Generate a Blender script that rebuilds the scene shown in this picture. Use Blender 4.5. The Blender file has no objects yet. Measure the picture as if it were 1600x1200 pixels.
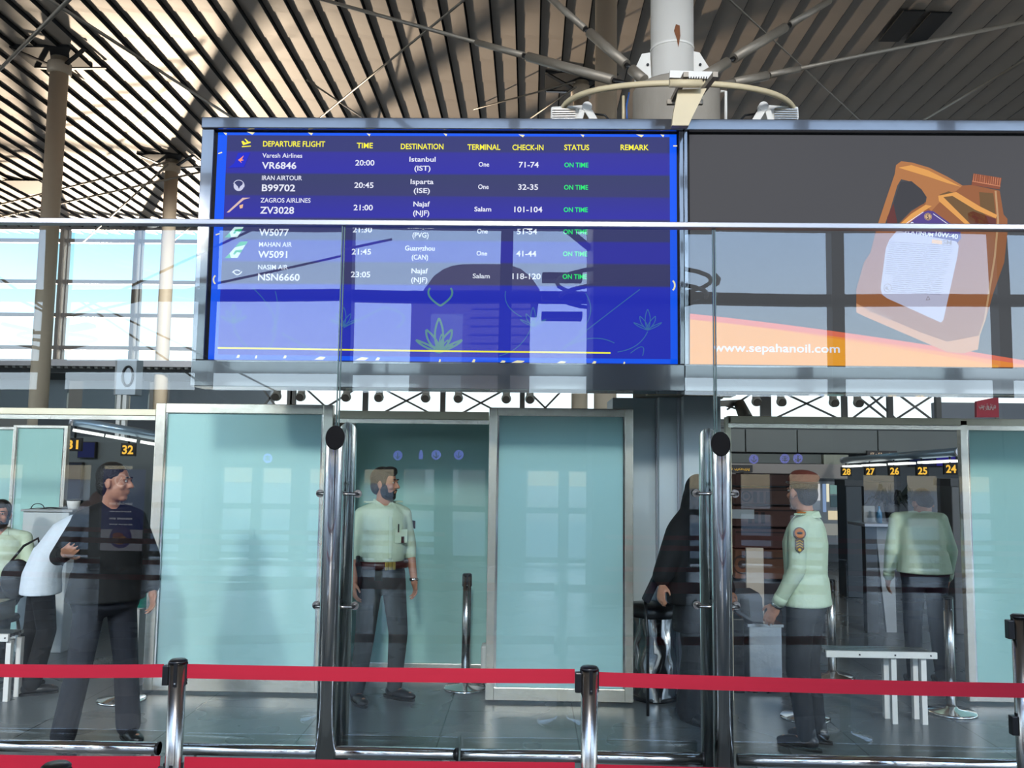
import bpy, bmesh, math, random
from mathutils import Vector, Matrix, Quaternion
random.seed(7)
SC = bpy.context.scene
COL = SC.collection
V = Vector
PI = math.pi

# ------------------------------------------------------------------ camera
F_PX, CAM_Z, VPX, VPY, ROLL = 1350.0, 1.75, 827.0, 725.0, 0.0124
_dy = V((VPX - 800, 600 - VPY, -F_PX)).normalized()
_dz = V((1, -ROLL, 0)).cross(_dy) * -1
if _dz.y < 0: _dz = -_dz
_dz.normalize()
_dx = _dy.cross(_dz)
R_CW = Matrix((_dx, _dy, _dz))            # camera -> world
CAM_LOC = V((0, 0, CAM_Z))
cam_data = bpy.data.cameras.new('camera')
cam_data.sensor_width = 36.0
cam_data.lens = 36.0 * F_PX / 1600.0
cam_data.clip_end = 600
cam = bpy.data.objects.new('camera', cam_data)
COL.objects.link(cam)
cam.matrix_world = Matrix.Translation(CAM_LOC) @ R_CW.to_4x4()
SC.camera = cam

def ray(px, py):
    return R_CW @ V((px - 800, 600 - py, -F_PX))
def P(px, py, Y):
    """world point at depth Y seen at photo pixel"""
    r = ray(px, py)
    return CAM_LOC + r * (Y / r.y)
def PZ(px, py, Z):
    r = ray(px, py)
    return CAM_LOC + r * ((Z - CAM_Z) / r.z)
def PF(px, py):
    return PZ(px, py, 0.0)

# ------------------------------------------------------------------ view, world, lights
SC.view_settings.view_transform = 'Standard'
SC.view_settings.look = 'None'
SC.view_settings.exposure = 0.0
SC.view_settings.gamma = 1.0
SC.view_settings.use_curve_mapping = False
SC.cycles.use_denoising = True
SC.cycles.max_bounces = 10
SC.cycles.transparent_max_bounces = 24
SC.cycles.sample_clamp_indirect = 6.0
SC.cycles.caustics_reflective = False
SC.cycles.caustics_refractive = False

def lin(c):
    return tuple((x / 255 / 12.92 if x <= 10 else ((x / 255 + .055) / 1.055) ** 2.4) for x in c)

world = bpy.data.worlds.new('sky')
SC.world = world
world.use_nodes = True
wn, wl = world.node_tree.nodes, world.node_tree.links
wn.clear()
w_out = wn.new('ShaderNodeOutputWorld'); w_bg = wn.new('ShaderNodeBackground')
w_tc = wn.new('ShaderNodeTexCoord'); w_sep = wn.new('ShaderNodeSeparateXYZ')
w_ramp = wn.new('ShaderNodeValToRGB')
wl.new(w_tc.outputs['Generated'], w_sep.inputs[0])
def sky_ramp(r, stops):
    wl.new(w_sep.outputs['Z'], r.inputs[0])
    els = r.color_ramp.elements
    els[0].position = stops[0][0]; els[0].color = (*stops[0][1], 1)
    els[1].position = stops[-1][0]; els[1].color = (*stops[-1][1], 1)
    for p_, c_ in stops[1:-1]:
        q_ = els.new(p_); q_.color = (*c_, 1)
# hazy sky over the hall's far side; bright open sky over the forecourt
sky_ramp(w_ramp, ((0, (.80, .80, .78)), (.12, (.72, .86, .95)), (.23, (.28, .60, .78)), (.45, (.17, .40, .66)), (1, (.10, .25, .50))))
w_ramp2 = wn.new('ShaderNodeValToRGB')
sky_ramp(w_ramp2, ((0, (.80, .87, .90)), (.12, (.66, .81, .96)), (.25, (.50, .69, .98)), (.5, (.34, .52, .86)), (1, (.2, .36, .7))))
w_mr = wn.new('ShaderNodeMapRange'); w_mr.inputs['From Min'].default_value = .25; w_mr.inputs['From Max'].default_value = -.25
wl.new(w_sep.outputs['Y'], w_mr.inputs[0])
w_bg2 = wn.new('ShaderNodeBackground'); w_mix = wn.new('ShaderNodeMixShader')
wl.new(w_ramp.outputs[0], w_bg.inputs[0]); w_bg.inputs[1].default_value = 1.9
wl.new(w_ramp2.outputs[0], w_bg2.inputs[0]); w_bg2.inputs[1].default_value = 6.0
wl.new(w_mr.outputs[0], w_mix.inputs[0]); wl.new(w_bg.outputs[0], w_mix.inputs[1]); wl.new(w_bg2.outputs[0], w_mix.inputs[2])
wl.new(w_mix.outputs[0], w_out.inputs[0])

def add_light(name, kind, loc, target, energy, color, **kw):
    l = bpy.data.lights.new(name, kind)
    l.energy = energy; l.color = color
    for k, v in kw.items(): setattr(l, k, v)
    o = bpy.data.objects.new(name, l); COL.objects.link(o)
    o.location = loc
    o.rotation_euler = (V(target) - V(loc)).to_track_quat('-Z', 'Y').to_euler()
    return o
# added spot standing in for evening light bounced off the apron onto the roof
add_light('apron_bounce_spot', 'SPOT', (-30, 58, 3.0), (-15.5, 22, 11.2), 290000, (1.0, .77, .56), spot_size=.88, spot_blend=.75, shadow_soft_size=.5)
# evening sun from beyond the hall, on the forecourt and the apron
add_light('sun', 'SUN', (20, 80, 70), (20 - .35, 79, 69.2), 7.0, (1.0, .88, .72), angle=.01)
# added fill spots without fixtures on the public side, aimed at the partition
for lx in (-7.0, 0.0, 7.0):
    add_light('front_fill_spot', 'SPOT', (lx, -5.0, 6.3), (lx, 6.6, .6), 3300, (1.0, .96, .91), spot_size=.95, spot_blend=.4, shadow_soft_size=.5)

add_light('gallery_fill_spot', 'SPOT', (-7.5, 20, 8.0), (-14, 28, 4.2), 3800, (1.0, .98, .95), spot_size=1.3, spot_blend=.5, shadow_soft_size=.4)  # added fill with no fixture, brightens the far gallery

# ------------------------------------------------------------------ materials
def mat(name, c, rough=.5, metal=0., spec=.5, emit=None, es=1., var=0., vscale=6., bump=0., bscale=30., coat=0., stretch=None, subsurf=0.):
    m = bpy.data.materials.new(name); m.use_nodes = True
    n, l = m.node_tree.nodes, m.node_tree.links
    b = n['Principled BSDF']
    col = lin(c) if max(c) > 1 or True else c
    b.inputs['Base Color'].default_value = (*col, 1)
    b.inputs['Roughness'].default_value = rough
    b.inputs['Metallic'].default_value = metal
    b.inputs['Specular IOR Level'].default_value = spec
    b.inputs['Coat Weight'].default_value = coat
    if emit:
        b.inputs['Emission Color'].default_value = (*lin(emit), 1)
        b.inputs['Emission Strength'].default_value = es
    if var or bump:
        tc = n.new('ShaderNodeTexCoord'); mp = n.new('ShaderNodeMapping')
        l.new(tc.outputs['Object'], mp.inputs[0])
        if stretch: mp.inputs['Scale'].default_value = stretch
    if var:
        nz = n.new('ShaderNodeTexNoise'); nz.inputs['Scale'].default_value = vscale; nz.inputs['Detail'].default_value = 5
        l.new(mp.outputs[0], nz.inputs[0])
        mx = n.new('ShaderNodeMix'); mx.data_type = 'RGBA'
        mx.inputs[6].default_value = (*[x * (1 - var) for x in col], 1)
        mx.inputs[7].default_value = (*[min(1, x * (1 + var)) for x in col], 1)
        l.new(nz.outputs[0], mx.inputs[0]); l.new(mx.outputs[2], b.inputs['Base Color'])
    if bump:
        nz2 = n.new('ShaderNodeTexNoise'); nz2.inputs['Scale'].default_value = bscale; nz2.inputs['Detail'].default_value = 4
        bp = n.new('ShaderNodeBump'); bp.inputs['Strength'].default_value = bump; bp.inputs['Distance'].default_value = .02
        l.new(mp.outputs[0], nz2.inputs[0]); l.new(nz2.outputs[0], bp.inputs['Height']); l.new(bp.outputs[0], b.inputs['Normal'])
    return m

def glass(name, tint, refl, wav=0.0, rough=0.0):
    m = bpy.data.materials.new(name); m.use_nodes = True
    n, l = m.node_tree.nodes, m.node_tree.links
    n.clear()
    o = n.new('ShaderNodeOutputMaterial'); t = n.new('ShaderNodeBsdfTransparent'); g = n.new('ShaderNodeBsdfGlossy')
    t.inputs[0].default_value = (*tint, 1); g.inputs['Roughness'].default_value = rough
    g.inputs[0].default_value = (.96, .98, 1, 1)
    mx = n.new('ShaderNodeMixShader')
    lw = n.new('ShaderNodeLayerWeight'); lw.inputs[0].default_value = .25
    mr = n.new('ShaderNodeMapRange'); mr.inputs['To Min'].default_value = refl; mr.inputs['To Max'].default_value = .9
    l.new(lw.outputs['Fresnel'], mr.inputs[0])
    mr.inputs['From Min'].default_value = .0225; mr.inputs['From Max'].default_value = 1.0
    l.new(mr.outputs[0], mx.inputs[0]); l.new(t.outputs[0], mx.inputs[1]); l.new(g.outputs[0], mx.inputs[2])
    l.new(mx.outputs[0], o.inputs[0])
    if wav:
        tc = n.new('ShaderNodeTexCoord'); nz = n.new('ShaderNodeTexNoise'); nz.inputs['Scale'].default_value = .9; nz.inputs['Detail'].default_value = 0
        bp = n.new('ShaderNodeBump'); bp.inputs['Strength'].default_value = 1; bp.inputs['Distance'].default_value = wav
        l.new(tc.outputs['Object'], nz.inputs[0]); l.new(nz.outputs[0], bp.inputs['Height']); l.new(bp.outputs[0], g.inputs['Normal'])
    return m

def frosted(name, c, trans=.35):
    m = mat(name, c, rough=.12, spec=.6)
    n, l = m.node_tree.nodes, m.node_tree.links
    b = n['Principled BSDF']; o = [x for x in n if x.type == 'OUTPUT_MATERIAL'][0]
    t = n.new('ShaderNodeBsdfTranslucent'); t.inputs[0].default_value = (*lin(c), 1)
    mx = n.new('ShaderNodeMixShader'); mx.inputs[0].default_value = trans
    l.new(b.outputs[0], mx.inputs[1]); l.new(t.outputs[0], mx.inputs[2]); l.new(mx.outputs[0], o.inputs[0])
    return m

def emis(name, c, s=1.0):
    m = bpy.data.materials.new(name); m.use_nodes = True
    n, l = m.node_tree.nodes, m.node_tree.links
    b = n['Principled BSDF']
    b.inputs['Base Color'].default_value = (.01, .01, .012, 1); b.inputs['Roughness'].default_value = .6; b.inputs['Specular IOR Level'].default_value = .08
    b.inputs['Emission Color'].default_value = (*lin(c), 1); b.inputs['Emission Strength'].default_value = s
    return m

MT = dict(
    chrome=mat('polished steel', (236, 234, 230), .12, 1, bump=.03, bscale=6, stretch=(1, 1, .15)),
    brushed=mat('brushed steel', (178, 174, 168), .24, 1, var=.08, vscale=8),
    frame=mat('steel frame', (224, 217, 203), .26, .75, var=.12, vscale=5, bump=.08, bscale=9),
    alu=mat('anodised aluminium', (168, 168, 174), .4, .6),
    mullion=mat('facade aluminium', (150, 150, 152), .5, .2),
    dark=mat('black plastic', (16, 16, 18), .35),
    black=mat('matt black', (10, 10, 11), .8),
    gloss=mat('black gloss panel', (66, 68, 74), .10, .0, spec=.9, coat=1., bump=.10, bscale=1.6),
    belt=mat('red belt', (182, 6, 42), .6, var=.10, vscale=3, stretch=(.5, 1, 14)),
    concrete=mat('concrete', (150, 143, 132), .85, var=.22, vscale=5, bump=.2, bscale=25, stretch=(1, 1, .4)),
    white=mat('white paint', (222, 220, 214), .55, var=.05, vscale=4),
    cream=mat('cream paint', (206, 190, 155), .45, var=.10, vscale=9),
    colgrey=mat('column paint', (196, 180, 158), .5),
    rod=mat('galvanised rod', (142, 134, 122), .5, .45, var=.12, vscale=12),
    clad=mat('grey cladding', (200, 208, 211), .4, .0, var=.04, vscale=1.2),
    hall=mat('hall bulkhead', (108, 110, 106), .6, var=.06, vscale=2),
    hallD=mat('dark hall lining', (52, 56, 60), .6),
    grey=mat('grey paint', (150, 152, 152), .6, var=.05),
    skin=mat('skin', (176, 124, 98), .5, var=.07, vscale=30),
    hair=mat('dark hair', (20, 16, 14), .55, bump=.5, bscale=120),
    shirt=mat('pale green shirt', (194, 210, 184), .75, var=.05, vscale=4, bump=.55, bscale=9),
    trous=mat('charcoal trousers', (56, 60, 60), .8, bump=.3, bscale=9),
    navy=mat('dark navy cloth', (24, 26, 36), .85, bump=.3, bscale=9),
    blackcl=mat('black cloth', (13, 13, 15), .85, bump=.4, bscale=8),
    shoe=mat('black leather', (22, 22, 24), .35),
    leather=mat('brown leather', (58, 26, 22), .4),
    gold=mat('gold metal', (214, 180, 96), .28, 1),
    beret=mat('brown felt beret', (104, 46, 34), .9, bump=.3, bscale=40),
    whitecl=mat('white cotton', (214, 222, 230), .85, bump=.6, bscale=10),
)

# ------------------------------------------------------------------ mesh builder
def basis(d):
    d = d.normalized()
    a = V((0, 0, 1)) if abs(d.z) < .9 else V((1, 0, 0))
    u = d.cross(a).normalized()
    return u, d.cross(u).normalized()

class MB:
    def __init__(s): s.v = []; s.f = []; s.sm = []
    def poly(s, verts, faces, smooth=False):
        o = len(s.v); s.v += [tuple(x) for x in verts]
        for f in faces: s.f.append([i + o for i in f]); s.sm.append(smooth)
        return s
    def box(s, c, size, rz=0., mtx=None):
        hx, hy, hz = size[0] / 2, size[1] / 2, size[2] / 2
        m = mtx if mtx else Matrix.Rotation(rz, 3, 'Z')
        vs = [V(c) + m @ V((x * hx, y * hy, z * hz)) for x in (-1, 1) for y in (-1, 1) for z in (-1, 1)]
        return s.poly(vs, [(0, 1, 3, 2), (4, 6, 7, 5), (0, 4, 5, 1), (2, 3, 7, 6), (0, 2, 6, 4), (1, 5, 7, 3)])
    def span(s, a, b):
        a, b = V(a), V(b)
        return s.box((a + b) / 2, [abs(x) for x in (b - a)])
    def beam(s, a, b, w, h, up=V((0, 0, 1))):
        a, b = V(a), V(b); d = (b - a).normalized()
        u = d.cross(up).normalized() if abs(d.dot(up)) < .99 else V((1, 0, 0))
        t = u.cross(d).normalized()
        vs = [p + u * (i * w / 2) + t * (j * h / 2) for p in (a, b) for i, j in ((-1, -1), (1, -1), (1, 1), (-1, 1))]
        return s.poly(vs, [(3, 2, 1, 0), (4, 5, 6, 7), (0, 1, 5, 4), (1, 2, 6, 5), (2, 3, 7, 6), (3, 0, 4, 7)])
    def tube(s, pts, r, seg=14, cap=True):
        pts = [V(p) for p in pts]; n = len(pts)
        rr = r if isinstance(r, (list, tuple)) else [r] * n
        vs = []; u = None
        for i, p in enumerate(pts):
            d = (pts[min(i + 1, n - 1)] - pts[max(i - 1, 0)]).normalized()
            if u is None: u, w = basis(d)
            else:
                u = (u - d * u.dot(d)).normalized(); w = d.cross(u)
            if w.dot(d.cross(u)) < 0: w = -w
            for k in range(seg):
                t = 2 * PI * k / seg
                vs.append(p + (u * math.cos(t) + w * math.sin(t)) * rr[i])
        fs = [(i * seg + k, i * seg + (k + 1) % seg, (i + 1) * seg + (k + 1) % seg, (i + 1) * seg + k) for i in range(n - 1) for k in range(seg)]
        s.poly(vs, fs, True)
        if cap:
            o = len(s.v) - n * seg
            s.f.append([o + k for k in range(seg)][::-1]); s.sm.append(False)
            s.f.append([o + (n - 1) * seg + k for k in range(seg)]); s.sm.append(False)
        return s
    def lathe(s, c, prof, seg=24):
        c = V(c); vs = []
        for r, z in prof:
            for k in range(seg):
                t = 2 * PI * k / seg; vs.append(c + V((r * math.cos(t), r * math.sin(t), z)))
        n = len(prof)
        s.poly(vs, [(i * seg + k, i * seg + (k + 1) % seg, (i + 1) * seg + (k + 1) % seg, (i + 1) * seg + k) for i in range(n - 1) for k in range(seg)], True)
        o = len(s.v) - n * seg
        s.f.append([o + k for k in range(seg)][::-1]); s.sm.append(False)
        s.f.append([o + (n - 1) * seg + k for k in range(seg)]); s.sm.append(False)
        return s
    def disc(s, c, nrm, r, th, seg=24):
        n = V(nrm).normalized(); c = V(c)
        return s.tube([c - n * th / 2, c + n * th / 2], r, seg)
    def ell(s, c, r, m=None, nu=16, nv=10):
        m = m or Matrix.Identity(3); c = V(c); vs = [c + m @ V((0, 0, -r[2]))]
        for j in range(1, nv):
            a = -PI / 2 + PI * j / nv
            for k in range(nu):
                t = 2 * PI * k / nu
                vs.append(c + m @ V((r[0] * math.cos(a) * math.cos(t), r[1] * math.cos(a) * math.sin(t), r[2] * math.sin(a))))
        vs.append(c + m @ V((0, 0, r[2]))); L = len(vs) - 1
        fs = [(0, 1 + (k + 1) % nu, 1 + k) for k in range(nu)]
        for j in range(nv - 2):
            for k in range(nu):
                a = 1 + j * nu; b = a + nu
                fs.append((a + k, a + (k + 1) % nu, b + (k + 1) % nu, b + k))
        a = 1 + (nv - 2) * nu
        fs += [(a + k, a + (k + 1) % nu, L) for k in range(nu)]
        return s.poly(vs, fs, True)
    def limb(s, a, b, r0, r1, seg=14):
        a, b = V(a), V(b)
        s.tube([a, b], [r0, r1], seg)
        s.ell(a, (r0,) * 3, nu=seg, nv=8); s.ell(b, (r1,) * 3, nu=seg, nv=8)
        return s
    def prism(s, pts, off):
        """closed flat outline (3D points) pushed along a vector"""
        pts = [V(p) for p in pts]; off = V(off); n = len(pts)
        s.poly(pts + [p + off for p in pts], [list(range(n)), [n + i for i in range(n)][::-1]] + [(i, n + i, n + (i + 1) % n, (i + 1) % n) for i in range(n)])
        return s
    def build(s, name, m, parent=None, bevel=0., recalc=True):
        me = bpy.data.meshes.new(name)
        me.from_pydata(s.v, [], s.f)
        me.polygons.foreach_set('use_smooth', s.sm)
        if recalc:
            b = bmesh.new(); b.from_mesh(me); bmesh.ops.recalc_face_normals(b, faces=b.faces); b.to_mesh(me); b.free()
        me.update()
        me.materials.append(MT[m] if isinstance(m, str) else m)
        o = bpy.data.objects.new(name, me); COL.objects.link(o)
        if parent is not None: put(o, parent)
        if bevel:
            md = o.modifiers.new('edge', 'BEVEL'); md.width = bevel; md.segments = 2; md.limit_method = 'ANGLE'
        return o

def put(o, parent):
    """parent with the mesh still in world coordinates: shift the vertices to the parent's frame"""
    mw = Matrix.LocRotScale(parent.location, parent.rotation_euler, parent.scale)
    p = parent.parent
    while p is not None:
        mw = Matrix.LocRotScale(p.location, p.rotation_euler, p.scale) @ mw; p = p.parent
    if o.data is not None and mw != Matrix.Identity(4): o.data.transform(mw.inverted())
    o.parent = parent

def tag(o, label=None, cat=None, group=None, kind=None):
    if label: o['label'] = label
    if cat: o['category'] = cat
    if group: o['group'] = group
    if kind: o['kind'] = kind
    return o

def thing(name, label, cat, loc=(0, 0, 0), group=None, rz=0.):
    o = bpy.data.objects.new(name, None); COL.objects.link(o)
    o.location = loc; o.rotation_euler = (0, 0, rz); o.empty_display_size = .1
    return tag(o, label, cat, group)

def single(name, mb, m, label, cat, group=None, bevel=0.):
    o = mb.build(name, m, bevel=bevel)
    rebase(o)
    return tag(o, label, cat, group)

def rebase(o):
    vs = [v.co for v in o.data.vertices]
    lo = V([min(v[i] for v in vs) for i in range(3)]); hi = V([max(v[i] for v in vs) for i in range(3)])
    c = V(((lo.x + hi.x) / 2, (lo.y + hi.y) / 2, lo.z))
    o.data.transform(Matrix.Translation(-c)); o.location = c
    return o

def struct(name, mb, m, parent=None, bevel=0.):
    o = mb.build(name, m, parent, bevel=bevel)
    if parent is None: o['kind'] = 'structure'
    return o

def copy_tree(o, parent=None):
    c = o.copy(); COL.objects.link(c)
    if parent is not None: c.parent = parent
    for ch in list(o.children): copy_tree(ch, c)
    return c

def text(mb, s, at, size, align='CENTER', bold=.02, xd=V((1, 0, 0)), yd=V((0, 0, 1)), width=None):
    """lettering as flat mesh; `at` = baseline anchor, size = cap height in metres"""
    c = bpy.data.curves.new('lettering', 'FONT'); c.body = s; c.size = 1.0; c.offset = bold; c.align_x = align; c.resolution_u = 3
    o = bpy.data.objects.new('lettering', c); COL.objects.link(o)
    dg = bpy.context.evaluated_depsgraph_get()
    ev = o.evaluated_get(dg); me = ev.to_mesh()
    k = size / .70
    kx = k
    if width:
        xs = [v.co.x for v in me.vertices]; kx = width / max(1e-6, max(xs) - min(xs))
    at = V(at)
    mb.poly([at + xd * (v.co.x * kx) + yd * (v.co.y * k) for v in me.vertices], [list(p.vertices) for p in me.polygons])
    ev.to_mesh_clear(); bpy.data.objects.remove(o); bpy.data.curves.remove(c)
# ================================================================== SETTING
CEIL = 11.25
# ---- floor: dark grey stone slabs
def floor_mat():
    m = mat('dark stone floor', (74, 78, 80), .2, spec=.5)
    n, l = m.node_tree.nodes, m.node_tree.links
    b = n['Principled BSDF']
    tc = n.new('ShaderNodeTexCoord')
    def seam(axis, pitch, off, w):
        sp = n.new('ShaderNodeSeparateXYZ'); l.new(tc.outputs['Object'], sp.inputs[0])
        a = n.new('ShaderNodeMath'); a.operation = 'ADD'; a.inputs[1].default_value = off; l.new(sp.outputs[axis], a.inputs[0])
        d = n.new('ShaderNodeMath'); d.operation = 'DIVIDE'; d.inputs[1].default_value = pitch; l.new(a.outputs[0], d.inputs[0])
        f = n.new('ShaderNodeMath'); f.operation = 'FRACT'; l.new(d.outputs[0], f.inputs[0])
        c = n.new('ShaderNodeMath'); c.operation = 'LESS_THAN'; c.inputs[1].default_value = w / pitch; l.new(f.outputs[0], c.inputs[0])
        return c
    s1, s2 = seam('X', .885, 100 * .885 + .56, .008), seam('Y', .30, 0, .004)
    h = n.new('ShaderNodeMath'); h.operation = 'MULTIPLY'; h.inputs[1].default_value = .45; l.new(s2.outputs[0], h.inputs[0])
    mxm = n.new('ShaderNodeMath'); mxm.operation = 'MAXIMUM'; l.new(s1.outputs[0], mxm.inputs[0]); l.new(h.outputs[0], mxm.inputs[1])
    nz = n.new('ShaderNodeTexNoise'); nz.inputs['Scale'].default_value = 60; nz.inputs['Detail'].default_value = 6; l.new(tc.outputs['Object'], nz.inputs[0])
    nz2 = n.new('ShaderNodeTexNoise'); nz2.inputs['Scale'].default_value = 1.3; l.new(tc.outputs['Object'], nz2.inputs[0])
    mx = n.new('ShaderNodeMix'); mx.data_type = 'RGBA'
    mx.inputs[6].default_value = (*lin((80, 86, 88)), 1); mx.inputs[7].default_value = (*lin((108, 114, 115)), 1); l.new(nz.outputs[0], mx.inputs[0])
    mx2 = n.new('ShaderNodeMix'); mx2.data_type = 'RGBA'; mx2.inputs[7].default_value = (.012, .013, .014, 1)
    l.new(mxm.outputs[0], mx2.inputs[0]); l.new(mx.outputs[2], mx2.inputs[6]); l.new(mx2.outputs[2], b.inputs['Base Color'])
    mr = n.new('ShaderNodeMapRange'); mr.inputs['To Min'].default_value = .2; mr.inputs['To Max'].default_value = .36
    l.new(nz2.outputs[0], mr.inputs[0]); l.new(mr.outputs[0], b.inputs['Roughness'])
    return m
struct('floor', MB().span((-24, -6.2, -.2), (20, 35, 0)), floor_mat())

# ---- ceiling: long metal slats stepping down to the right, dark slot between them
slat = mat('ceiling slat', (138, 127, 116), .62, .0, spec=.4, var=.04, vscale=3, bump=.05, bscale=60)
PITCH, SLOT, DROP, SEG = .532, .036, .145, 1.13
x_ref = PZ(844, 0, CEIL).x
mb = MB()
random.seed(3)
for k in range(-46, 46):
    x1 = x_ref + k * PITCH; x0 = x1 - (PITCH - SLOT)
    y = -6.2; o = len(mb.v); rows = []
    while y < 34.6:
        for t, dz in ((0, .006), (.3, .002), (.6, .0), (.85, -.001), (.985, -.007), (1, .006)):
            rows.append((y + t * SEG, dz))
        y += SEG
    for yy, dz in rows:
        mb.v += [(x0, yy, CEIL + DROP * .55 + dz), (x1, yy, CEIL + dz)]
    for i in range(len(rows) - 1):
        a = o + 2 * i
        mb.f.append([a, a + 1, a + 3, a + 2]); mb.sm.append(False)
ceil = struct('ceiling', mb, slat)
# dark returns (lips) that close each slat's right edge up to the void
lip = mat('slot lining', (20, 20, 22), .7)
mb = MB()
for k in range(-46, 46):
    x1 = x_ref + k * PITCH
    mb.span((x1 + .001, -6.2, CEIL - .005), (x1 + .006, 34.6, CEIL + .34))
mb.span((-24, -6.2, CEIL + .34), (24, 35, CEIL + .5))
void = mb.build('ceiling_void', lip); void['kind'] = 'structure'

# ---- far glazed wall, left, with its sill wall
YF = 34.6
def z_at(py, Y, px=150): return P(px, py, Y).z
z_sill, z_b, z_t = z_at(563, YF), z_at(650, YF, 700), z_at(609, YF, 700)
mb = MB()
mb.span((-23, YF, 0), (20, YF + .3, z_b))
mb.span((-23, YF, z_t), (20, YF + .3, z_sill))
xl = P(395, 600, YF).x
mb.span((-23, YF, z_b), (xl, YF + .3, z_t))
struct('wall_back', mb, mat('far hall wall', (150, 155, 158), .7, var=.08, vscale=.6))
mb = MB()
x = P(97, 480, YF).x - 3.07 * 4
xs = []
while x < 20: xs.append(x); x += 3.07
for x in xs:
    mb.span((x - .12, YF - .25, z_sill), (x + .02, YF + .1, CEIL)); mb.span((x + .10, YF - .1, z_sill), (x + .16, YF + .1, CEIL))
for py in (357, 377, 441, 493, 544):
    z = z_at(py, YF); mb.span((-23, YF - .08, z - .08), (20, YF + .08, z + .08))
w1 = struct('window_1', mb, 'mullion')
pane = MB().span((-23, YF + .0, z_sill), (20, YF + .01, CEIL)).build('pane', glass('hall pane', (.95, .97, .97), .03), w1)

# ---- side walls of the hall
hsw = mat('hall side wall', (120, 118, 114), .8)
for nm, x0, x1 in (('wall_left', -23.3, -23), ('wall_right', 20, 20.3)):
    mb = MB().span((x0, 16, 0), (x1, 35, CEIL + .5)).span((x0, -6.2, 6.1), (x1, 16, CEIL + .5))
    for k in range(12):  # open gaps between the piers, added to let sky light in
        y = -6.2 + k * 2.0; mb.span((x0, y, 0), (x1, y + .45, 6.1))
    for z in (0, 2.6, 4.4): mb.span((x0 + .05, -6.2, z), (x1 - .05, 16, z + .12))
    struct(nm, mb, hsw)

# ---- front glazed wall behind the photographer (seen mirrored in the partition)
YB = -6.0
mb = MB()
XM = [-.38 + 2.92 * k for k in range(-8, 8)]
for x in XM: mb.span((x - .11, YB - .15, 0), (x + .11, YB + .15, 8.9))
for z in (2.06, 3.43, 4.80, 6.15, 7.5, 8.9): mb.span((-23, YB - .1, z - .1), (20, YB + .1, z + .1))
mb.span((-23, YB - .12, 1.62), (20, YB + .08, 3.0))           # solid band over the doors
for i, x in enumerate(XM):            # door piers, leaves and kick rails at the bottom
    for p0, p1 in ((0, .42), (.98, 1.16), (1.72, 2.05), (2.62, 2.92)): mb.span((x + p0, YB - .06, 0), (x + p1, YB + .06, 1.62))
    for z in (.08, .95): mb.span((x, YB - .05, z - .05), (x + 2.92, YB + .05, z + .05))
w2 = struct('window_2', mb, mat('facade frame', (46, 44, 42), .5))
struct('wall_front', MB().span((-23, YB - .2, 8.9), (20, YB + .1, CEIL + .5)), mat('front wall lining', (70, 68, 66), .8))
# forecourt
struct('ground', MB().span((-200, -400, -.35), (200, -6.2, -.2)), mat('forecourt paving', (150, 146, 138), .8, var=.1, vscale=.4))
struct('apron_ground', MB().span((-120, 35.2, -.35), (120, 200, -.2)), mat('apron concrete', (170, 166, 158), .85))

struct('added_forecourt_wall', MB().span((-90, -70.5, -.3), (90, -70, 3.0)), mat('bright cream wall', (226, 212, 184), .8))  # added wall, bright cream so it mirrors as pale patches in the glass
# pavilion across the forecourt, mirrored in the glass
pv = mat('pavilion cladding', (140, 134, 142), .7)
bld = thing('pavilion', 'pale pavilion with a rounded roof mirrored in the glass behind the flight board', 'building', (-3.0, -30, -.2))
def mir(px, py, Dv): 
    p = P(px, py, Dv); return V((p.x, 9.6 - p.y, p.z))
a, b = mir(648, 640, 42), mir(838, 452, 42)
mb = MB().span((a.x, a.y - 8, -.2), (b.x, a.y, b.z)); mb.build('wall', pv, bld)
a2, b2 = mir(672, 452, 42), mir(852, 412, 42)
pts = []
for t in range(0, 13):
    u = t / 12
    pts.append((a2.x + (b2.x - a2.x) * u, a2.y + .2, b.z + (b2.z - b.z) * min(1, (1 - abs(2 * u - 1) ** 4))))
MB().prism(pts, (0, -8.2, 0)).build('roof', mat('pavilion roof', (104, 96, 98), .6), bld)
mb = MB()
for i in range(8):
    z = b.z - .5 - i * .45
    mb.span((a.x + 3.0, a.y, z), (b.x, a.y + .06, z + .06))
mb.build('louvre', mat('louvre', (92, 90, 104), .6), bld)
MB().span((a.x + 1.0, a.y, .3), (a.x + 2.6, a.y + .08, b.z - 1.2)).build('window', mat('pavilion window', (190, 200, 215), .2), bld)
# big clad column behind, mirrored as the dark shape right of the screen's middle
cb = thing('clad_column', 'dark clad column mirrored in the glass below the right end of the flight board', 'column', (1.45, -2.1, 0))
MB().span((.85, -2.7, 0), (2.05, -1.5, 6.0)).build('shaft', mat('dark cladding', (40, 42, 44), .45), cb)
mb = MB()
for z, r in ((4.05, 1.0), (4.25, 1.05)):
    mb.tube([(1.45 + r * math.cos(t * PI / 12), -2.1 + r * math.sin(t * PI / 12), z) for t in range(25)], .03, 8)
mb.build('ring', 'dark', cb)
MB().tube([(.85, -2.0, 4.7), (-3.4, -3.6, 8.6)], .05, 8).build('strut', 'dark', cb)
mb = MB()
for q in (3.75, 4.0, 4.3): mb.span((.2, -2.4, q), (.75, -2.1, q + .09))
mb.build('floodlight', 'dark', cb)
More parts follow.
